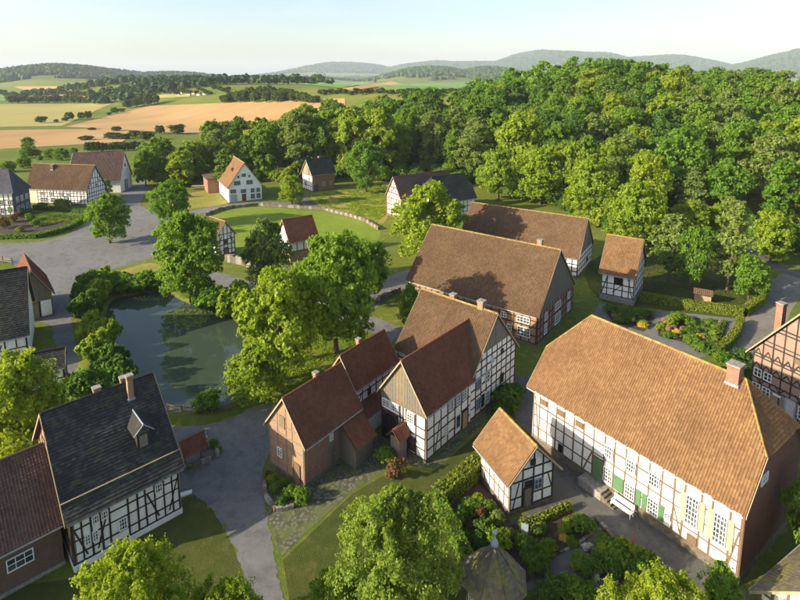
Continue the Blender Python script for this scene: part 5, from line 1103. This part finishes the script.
garden([(4, 395, 478, 20), (0, 385, 462, 18), (2, 508, 408, 26), (2, 512, 400, 20), (2, 500, 415, 16)], 'g', 'before the corner house')
garden([(0, 728, 378, 18), (2, 736, 385, 20), (2, 742, 360, 16), (0, 700, 352, 16)], 'g', 'behind the long house ridge')
# stone walls
def stone_wall(pix, h, wd, label, step=.9):
    P = [gp(*p)[:2] for p in pix]; root = empty('stone_wall', (*P[0], 0)); tag(root, label, 'wall'); o0 = P[0]; r = random.Random(4); me = boxmesh(STONE); k = 0
    for a, b in zip(P[:-1], P[1:]):
        L = np.linalg.norm(b-a); t = (b-a)/L; n = max(1, int(L/step))
        for i in range(n):
            q = a+t*(L*(i+.5)/n)-o0; hh = h*r.uniform(.85, 1.1); box('stone', STONE if r.random() < .7 else STONE_G, root, (q[0], q[1], hh/2-.05), (L/n*.97, wd*r.uniform(.85, 1.1), hh+.1), math.atan2(t[1], t[0])+r.gauss(0, .03)); k += 1
stone_wall([(205, 216), (218, 211), (232, 208), (258, 205.8), (294, 208), (324, 210.2), (348, 216), (366, 222), (379, 230)], .85, .5, 'long low stone wall curving around the upper meadow')
stone_wall([(226, 261), (240, 264), (256, 269), (262, 275)], 1.6, .7, 'short stone wall below the timbered shed', .7)
stone_wall([(180, 470), (192, 468), (206, 462), (220, 454)], .4, .3, 'low edging wall of the roadside flower bed', .4)
stone_wall([(264, 483), (266, 498), (276, 512), (294, 508)], .4, .3, 'low curved edging of the plant bed at the brick barn', .4)
stone_wall([(596, 520), (606, 531), (614, 541), (632, 553)], .35, .35, 'stone edging with steps between yard and flower garden', .5)
stone_wall([(560, 553), (574, 547), (592, 534)], .15, .2, 'thin stone edging beside the garden path', .4)
stone_wall([(374, 304), (384, 297), (400, 291)], .7, .5, 'small retaining wall beside the barn lane', .7)
def pond_fence():
    pix = [(168, 412), (182, 414), (198, 416), (212, 416), (226, 413), (238, 408), (248, 404)]; P = [gp(*p) for p in pix]; root = empty('pond_fence', tuple(P[0])); tag(root, 'low dark wooden rail fence along the near shore of the pond', 'fence')
    for p in P: box('post', W_BROWN, root, (p[0]-P[0][0], p[1]-P[0][1], .5), (.12, .12, 1.1))
    for a, b in zip(P[:-1], P[1:]):
        m_ = (a+b)/2-P[0]; L = np.linalg.norm(b-a); ang = math.atan2(b[1]-a[1], b[0]-a[0])
        for z in (.45, .9): box('rail', W_BROWN, root, (m_[0], m_[1], z), (L, .06, .1), ang)
pond_fence()
def bench():
    a, b = gp(614, 503), gp(630, 520); c = (a+b)/2; ang = R(-54.1); root = empty('garden_bench', (c[0], c[1], 0), ang); tag(root, 'white slatted garden bench against the long house wall', 'bench')
    for k in range(4): box('seat_slat', PAINT_W, root, (0, -.25+.12*k, .45), (1.9, .1, .04))
    for k in range(4): box('back_slat', PAINT_W, root, (0, .26+.02*k, .6+.13*k), (1.9, .03, .1))
    for x in (-.88, .88):
        for y_ in (-.25, .24): box('leg', PAINT_W, root, (x, y_, .22), (.07, .07, .44))
        box('back_post', PAINT_W, root, (x, .31, .75), (.07, .06, .7)); box('armrest', PAINT_W, root, (x, 0, .68), (.08, .6, .05))
bench()
def landing():
    c = gp(598, 494); root = empty('stone_landing', (c[0], c[1], 0), R(-54.1)); tag(root, 'stone landing with steps before the green door of the long house', 'steps')
    box('slab', STONE_G, root, (-.6, .1, .35), (2.4, 1.3, .75))
    for k in range(4): box('step', STONE, root, (.75+.32*k, .1, .28-.08*k), (.31, 1.25, .58-.16*k))
landing()
def sign(px, py, h, wd, ph, mat, label, name='info_panel', post=METAL):
    p = gp(px, py); root = empty(name, tuple(p), R(-10)); tag(root, label, 'sign'); box('post', post, root, (0, .05, h/2), (.06, .06, h)); box('panel', mat, root, (0, -.01, h-ph/2), (wd, .04, ph))
sign(524.5, 537, 1.25, .55, 1.05, PAINT_BL, 'pale upright panel beside the low border hedge')
sign(683, 306.5, .8, .5, .4, PAINT_W, 'small white sign on the grass by the kitchen garden')
def rust_post():
    p = gp(631.5, 555); root = empty('garden_stele', tuple(p)); tag(root, 'slim rusty steel stele in the flower garden', 'sculpture'); m = MB(); m.tube([(0, 0, -.1), (.03, 0, 1.0), (-.02, 0, 2.1)], [.10, .09, .04], 6); m.obj('shaft', RUST, root); m = MB(); m.lathe([(.22, 0), (.22, .08), (.0, .1)], n=10); m.obj('foot', RUST, root)
rust_post()
def planter():
    p = gp(217.5, 456); root = empty('milk_churn', tuple(p)); tag(root, 'grey metal churn planter at the corner of the roadside bed', 'planter'); m = MB(); m.lathe([(.0, 0), (.2, 0), (.22, .1), (.22, .5), (.14, .66), (.17, .75), (.0, .75)], n=14); m.obj('churn', METAL, root, smooth=True); m = MB(); m.lathe([(.23, .4), (.24, .43), (.23, .46)], n=14); m.obj('hoop', LEAD, root)
planter()
def well_cover():
    p = gp(186, 494); root = empty('drain_stone', tuple(p), R(30)); tag(root, 'pale flat stone slab on the lawn corner by the road', 'slab'); m = MB(); m.prism([(-.5, -.2, 0), (.45, -.25, 0), (.55, .15, 0), (-.4, .25, 0)], (0, 0, .14)); m.obj('slab', PAINT_W, root)
well_cover()
def table_shelter():
    p = gp(199, 189); root = empty('picnic_table', tuple(p), R(10)); tag(root, 'wooden picnic table on the dry grass by the brick annex', 'table')
    box('tabletop', W_VERGE, root, (0, 0, 1.1), (4.5, 1.6, .12))
    for y_ in (-1.4, 1.4): box('bench_board', W_VERGE, root, (0, y_, .6), (4.5, .5, .1))
    for x in (-1.8, 1.8): box('leg', W_BROWN, root, (x, 0, .55), (.15, 1.2, 1.1)); box('crossbar', W_BROWN, root, (x, 0, .5), (.12, 3.0, .12))
table_shelter()
def fence_row():
    P = [gp(*p) for p in ((-5, 262), (3, 263), (12, 264.5))]; root = empty('square_fence', tuple(P[0])); tag(root, 'short wooden paling fence at the left edge of the square', 'fence')
    for a, b in zip(P[:-1], P[1:]):
        m_ = (a+b)/2-P[0]; L = np.linalg.norm(b-a); ang = math.atan2(b[1]-a[1], b[0]-a[0])
        for z in (.5, 1.0): box('rail', W_GREY, root, (m_[0], m_[1], z), (L, .06, .14), ang)
    for p in P: box('post', W_BROWN, root, (p[0]-P[0][0], p[1]-P[0][1], .7), (.18, .18, 1.4))
fence_row()

# ------------------------------------------------------------------ the plain: hedgerow trees, groves and wooded hills
def ftree(px, py, wpx, hpx, label, group, key='field', name='hedgerow_tree'):
    p = gt(px, py); dep = p[1]; plant(name, key, p[0], p[1], p[2]-.3, hpx*dep/FPX, wpx*dep/FPX, label, 'tree', group)
for bx, by, wv, hv in [(28, 152, 15, 16), (27, 158, 15, 12), (37, 157, 9, 9), (24, 168, 16, 13), (8, 172, 18, 12), (40, 160, 7, 6), (50, 158, 14, 10), (62, 160, 18, 13), (74, 155, 10, 8)]:
    ftree(bx, by, wv, hv, 'round field tree behind the long farmhouse', 'field trees behind the farmhouse', 'village', 'field_tree')
for i in range(13): ftree(88+i*4.6, 152-.15*i, 7.5, rt.uniform(8.5, 11), 'bushy tree of the dark hedge below the wheat fields', 'hedge trees below the wheat', 'field')
for bx, by, wv, hv in [(86, 140, 14, 5), (110, 139, 12, 7), (118, 139, 12, 7), (126, 139, 10, 6), (135, 137, 13, 7), (146, 140, 16, 9), (116, 131, 10, 5), (92, 130, 8, 3), (160, 134, 10, 9), (178, 134, 16, 10)]: ftree(bx, by, wv, hv, 'low bushy tree on the wheat field margin', 'trees on the wheat margin', 'field')
for bx, by, wv, hv in [(41, 123, 11, 7), (56, 122, 5, 3), (65, 121, 7, 4), (70, 120, 9, 8), (81, 119, 7, 7), (88, 119, 8, 8), (109, 115, 5, 3), (115, 114, 8, 7), (122, 112, 6, 4)]: ftree(bx, by, wv, hv, 'single tree on the strip between the barley and stubble', 'trees between barley and stubble', 'field')
for bx, by, wv, hv in [(128, 108.5, 11, 9), (136, 107.5, 11, 10), (143, 106.5, 12, 13), (149, 106, 10, 12), (155, 105, 9, 12), (122, 101, 10, 8)]: ftree(bx, by, wv, hv, 'tree of the dark clump in the middle of the fields', 'clump amid the fields', 'field')
for i in range(16): ftree(12+i*6.2, 103.5-rt.uniform(0, .8), 9.5, rt.uniform(6, 9.5), 'tree of the long dark row above the barley field', 'row above the barley', 'field')
for i in range(14): ftree(56+i*4.2, 94.5+i*.35, 7, rt.uniform(4, 6), 'tree of the hazy hedge on the upper field', 'hedge on the upper field', 'field')
for i in range(7): ftree(-4+i*3.6, 93+i*1.2, 7, rt.uniform(4, 6), 'tree of the far left hedge', 'far left hedge', 'field')
for i in range(46):
    t = i/45; px = 224+92*t+rt.uniform(-1, 1); ftree(px, 103-rt.random()*6.5*math.sin(math.pi*min(1, t*1.05+.02)), 9.5, (7+9*math.sin(math.pi*(t*.82+.1)))*rt.uniform(.85, 1.05)*.8, 'tree of the dark grove beyond the stubble field', 'dark grove beyond the stubble', 'field', 'grove_tree')
for i in range(34): ftree(320+i*5.2+rt.uniform(-1, 1), 94.5-.05*i+rt.uniform(-1, 1), 7, rt.uniform(4, 6), 'tree of the hazy row before the green slope', 'hazy row before the green slope', 'field')
for i in range(24): ftree(155+i*3.2+rt.uniform(-2, 2), 93+rt.uniform(-4, 2), 6, rt.uniform(3, 5), 'hazy valley tree near the far hamlet', 'valley trees by the hamlet', 'field')
def hamlet():
    L = [(168, 95), (174, 94), (179, 95.5), (183, 93.8), (189, 95), (194, 94.2), (199, 95.2), (205, 94.4), (176, 92), (560, 68), (566, 67.2), (572, 67.8), (578, 67), (554, 67)]
    for i, (px, py) in enumerate(L):
        p = gt(px, py); s = p[1]/1400; r_ = empty('far_house', (p[0], p[1], p[2]-.5), rt.uniform(0, 3)); r_.scale = (s, s, s)
        w_ = 'of the hazy hamlet in the valley' if i < 9 else 'on the far wooded hillside'
        tag(r_, f'tiny pale house {w_}', 'house', f'tiny houses {w_}')
        m = MB(); m.box((0, 0, 2.2), (9, 7, 4.6)); m.obj('wall', P_WHITE, r_)
        m = MB(); m.prism([(-4.9, -4, 4.4), (-4.9, 4, 4.4), (-4.9, 0, 8.2)], (9.8, 0, 0)); m.obj('roof', T_RED, r_)
hamlet()
def wooded(name, label, hill, sp, ht, thr, cut=None, fx=1.0, fy=1.0, seed=1):
    """distant wood: every tree a small ragged crown, joined into one mass"""
    sp *= 1.28; gx, gy, gh, sx, sy = hill; nx, ny = int(4.4*sx*fx/sp), int(3.4*sy*fy/sp); r = np.random.default_rng(seed)
    X, Y = np.meshgrid(np.linspace(gx-2.2*sx*fx, gx+2.2*sx*fx, nx), np.linspace(gy-2.4*sy*fy, gy+1.0*sy*fy, ny))
    X = (X+r.normal(0, sp*.35, X.shape)).ravel(); Y = (Y+r.normal(0, sp*.35, Y.shape)).ravel()
    d = np.exp(-.5*(((X-gx)/(sx*fx))**2+((Y-gy)/(sy*fy))**2))+(vnoise(X, Y, sx*.4, seed)-.5)*.35+(vnoise(X, Y, sx*.12, seed+3)-.5)*.2; k = d > thr
    X, Y = X[k], Y[k]; Z = terr(X, Y); n = len(X); rad = sp*r.uniform(.5, .85, n); H = ht*r.uniform(.6, 1.2, n); m = 6
    ring = []; ph = r.uniform(0, 6.28, n)[:, None]
    for zf, rf in ((-.1, .75), (.45, 1.0), (.8, .62)):
        a_ = (np.arange(m)/m*6.283)[None]+ph; q = rf*rad[:, None]*r.uniform(.7, 1.25, (n, m))
        ring.append(np.stack([X[:, None]+np.cos(a_)*q, Y[:, None]+np.sin(a_)*q, (Z+zf*H)[:, None]+r.normal(0, .06, (n, m))*H[:, None]], -1))
    top = np.stack([X, Y, Z+H], -1); Q = []
    for i in range(2):
        for j in range(m):
            Q.append(np.stack([ring[i][:, j], ring[i][:, (j+1) % m], ring[i+1][:, (j+1) % m], ring[i+1][:, j]], 1))
    for j in range(0, m, 2): Q.append(np.stack([ring[2][:, j], ring[2][:, (j+1) % m], ring[2][:, (j+2) % m], top], 1))
    T = np.tile(r.random(n), len(Q)); o = link(name, quadmesh(name, np.concatenate(Q), LF_CAN, T)); tag(o, label, 'wood', kind='stuff')
LF_CAN = leafmat('canopy_far', (.022, .05, .016), (.036, .074, .022), (.055, .10, .03), .15, .2)
wooded('wooded_hill', 'dark wooded hill on the left horizon', HG[0], 13, 17, .34, fx=1.35, fy=1.3, seed=1)
wooded('wooded_hill', 'lower hazy wooded shoulder right of the left hill', HG[1], 13, 17, .4, fx=1.5, fy=1.2, seed=2)
wooded('wooded_hill', 'wooded spur behind the green slope', HG[8], 14, 17, .38, fx=1.2, fy=.9, seed=3)
wooded('wooded_hill', 'wooded spur right of the green slope', HG[9], 14, 17, .38, fx=1.3, fy=.9, seed=4)
wooded('wooded_hill', 'far blue wooded ridge in the centre of the horizon', HG[4], 36, 24, .3, fx=1.4, seed=5)
wooded('wooded_hill', 'far blue ridge right of the centre', HG[6], 36, 24, .3, fx=1.4, seed=6)
wooded('wooded_hill', 'blue wooded ridge at the right end of the horizon', HG[7], 30, 24, .28, fx=1.4, seed=7)
wooded('wooded_hill', 'pale far ridge left of the centre of the horizon', HG[3], 40, 24, .35, fx=1.2, seed=8)
wooded('wooded_hill', 'low hazy woods along the left horizon', HG[10], 28, 20, .45, fx=1.3, seed=9)
wooded('wooded_hill', 'long far ridge left of the highest one', HG[5], 40, 24, .35, fx=1.2, seed=10)
def valley(px, py, sx, sy, label, seed, sp=14, ht=13, thr=.5):
    r = np.random.default_rng(seed); q = gt(px, py); nx, ny = int(4.4*sx/sp), int(4.4*sy/sp)
    X, Y = np.meshgrid(np.linspace(q[0]-2.2*sx, q[0]+2.2*sx, nx), np.linspace(q[1]-2.2*sy, q[1]+2.2*sy, ny)); X = (X+r.normal(0, 4, X.shape)).ravel(); Y = (Y+r.normal(0, 4, Y.shape)).ravel()
    d = np.exp(-.5*(((X-q[0])/sx)**2+((Y-q[1])/sy)**2))+(vnoise(X, Y, sx*.5, seed)-.5)*.5; k = d > thr; X, Y = X[k], Y[k]; n = len(X); Z = terr(X, Y); m = 46
    dv = r.normal(size=(n, m, 3)); dv /= np.linalg.norm(dv, axis=2)[:, :, None]; dv[:, :, 2] = np.abs(dv[:, :, 2])*1.0-.15; rad = r.uniform(5.5, 8.5, n); H = ht*r.uniform(.65, 1.2, n)
    c = np.stack([X[:, None]+dv[:, :, 0]*rad[:, None]*r.uniform(.6, 1.05, (n, m)), Y[:, None]+dv[:, :, 1]*rad[:, None], Z[:, None]+H[:, None]*(.35+.62*dv[:, :, 2])], -1).reshape(-1, 3)
    nv = (dv+r.normal(0, .35, dv.shape)).reshape(-1, 3); nv /= np.linalg.norm(nv, axis=1)[:, None]
    o = link('valley_wood', quadmesh('valley_wood', leaf_quads(c, nv, 2.6, r, .8), LF_CAN, np.repeat(r.random(n), m)*.6+.4*r.random(n*m))); tag(o, label, 'wood', kind='stuff')
for i, (px, py, sx, sy) in enumerate([(158, 87.5, 90, 30), (215, 84.5, 150, 36), (285, 81.5, 180, 40), (255, 80, 220, 40), (115, 84, 150, 30), (190, 81, 240, 40), (340, 80, 200, 36)]):
    valley(px, py, sx, sy, ['hazy wood in the valley beyond the stubble field', 'hazy wood behind the hamlet', 'hazy wood left of the green field', 'second hazy belt behind the dark grove', 'hazy belt below the left hill', 'farthest hazy wood in the valley', 'hazy wood above the green field'][i], 20+i)
ptree('village', 146, 186, 150, 26, 'tree beside the lane right of the white barn'); ptree('edge', 182, 186, 150, 34, 'bushy tree before the wood left of the picnic table')
# ------------------------------------------------------------------ air
def haze():
    v = [(x, y, z) for x in (-15500, 15500) for y in (-400, 15000) for z in (-12, 420)]
    t = bpy.data.materials.new('hazy_air'); t.use_nodes = True; n = t.node_tree.nodes; n.remove(n['Principled BSDF'])
    pv = n.new('ShaderNodeVolumePrincipled'); pv.inputs['Color'].default_value = (.74, .86, 1.0, 1); pv.inputs['Density'].default_value = 0.85e-4; pv.inputs['Anisotropy'].default_value = 0.0
    t.node_tree.links.new(pv.outputs[0], n['Material Output'].inputs['Volume'])
    o = link('haze', mesh('haze', v, [(0, 1, 3, 2), (4, 6, 7, 5), (0, 4, 5, 1), (2, 3, 7, 6), (0, 2, 6, 4), (1, 5, 7, 3)], t)); o['kind'] = 'stuff'
haze()
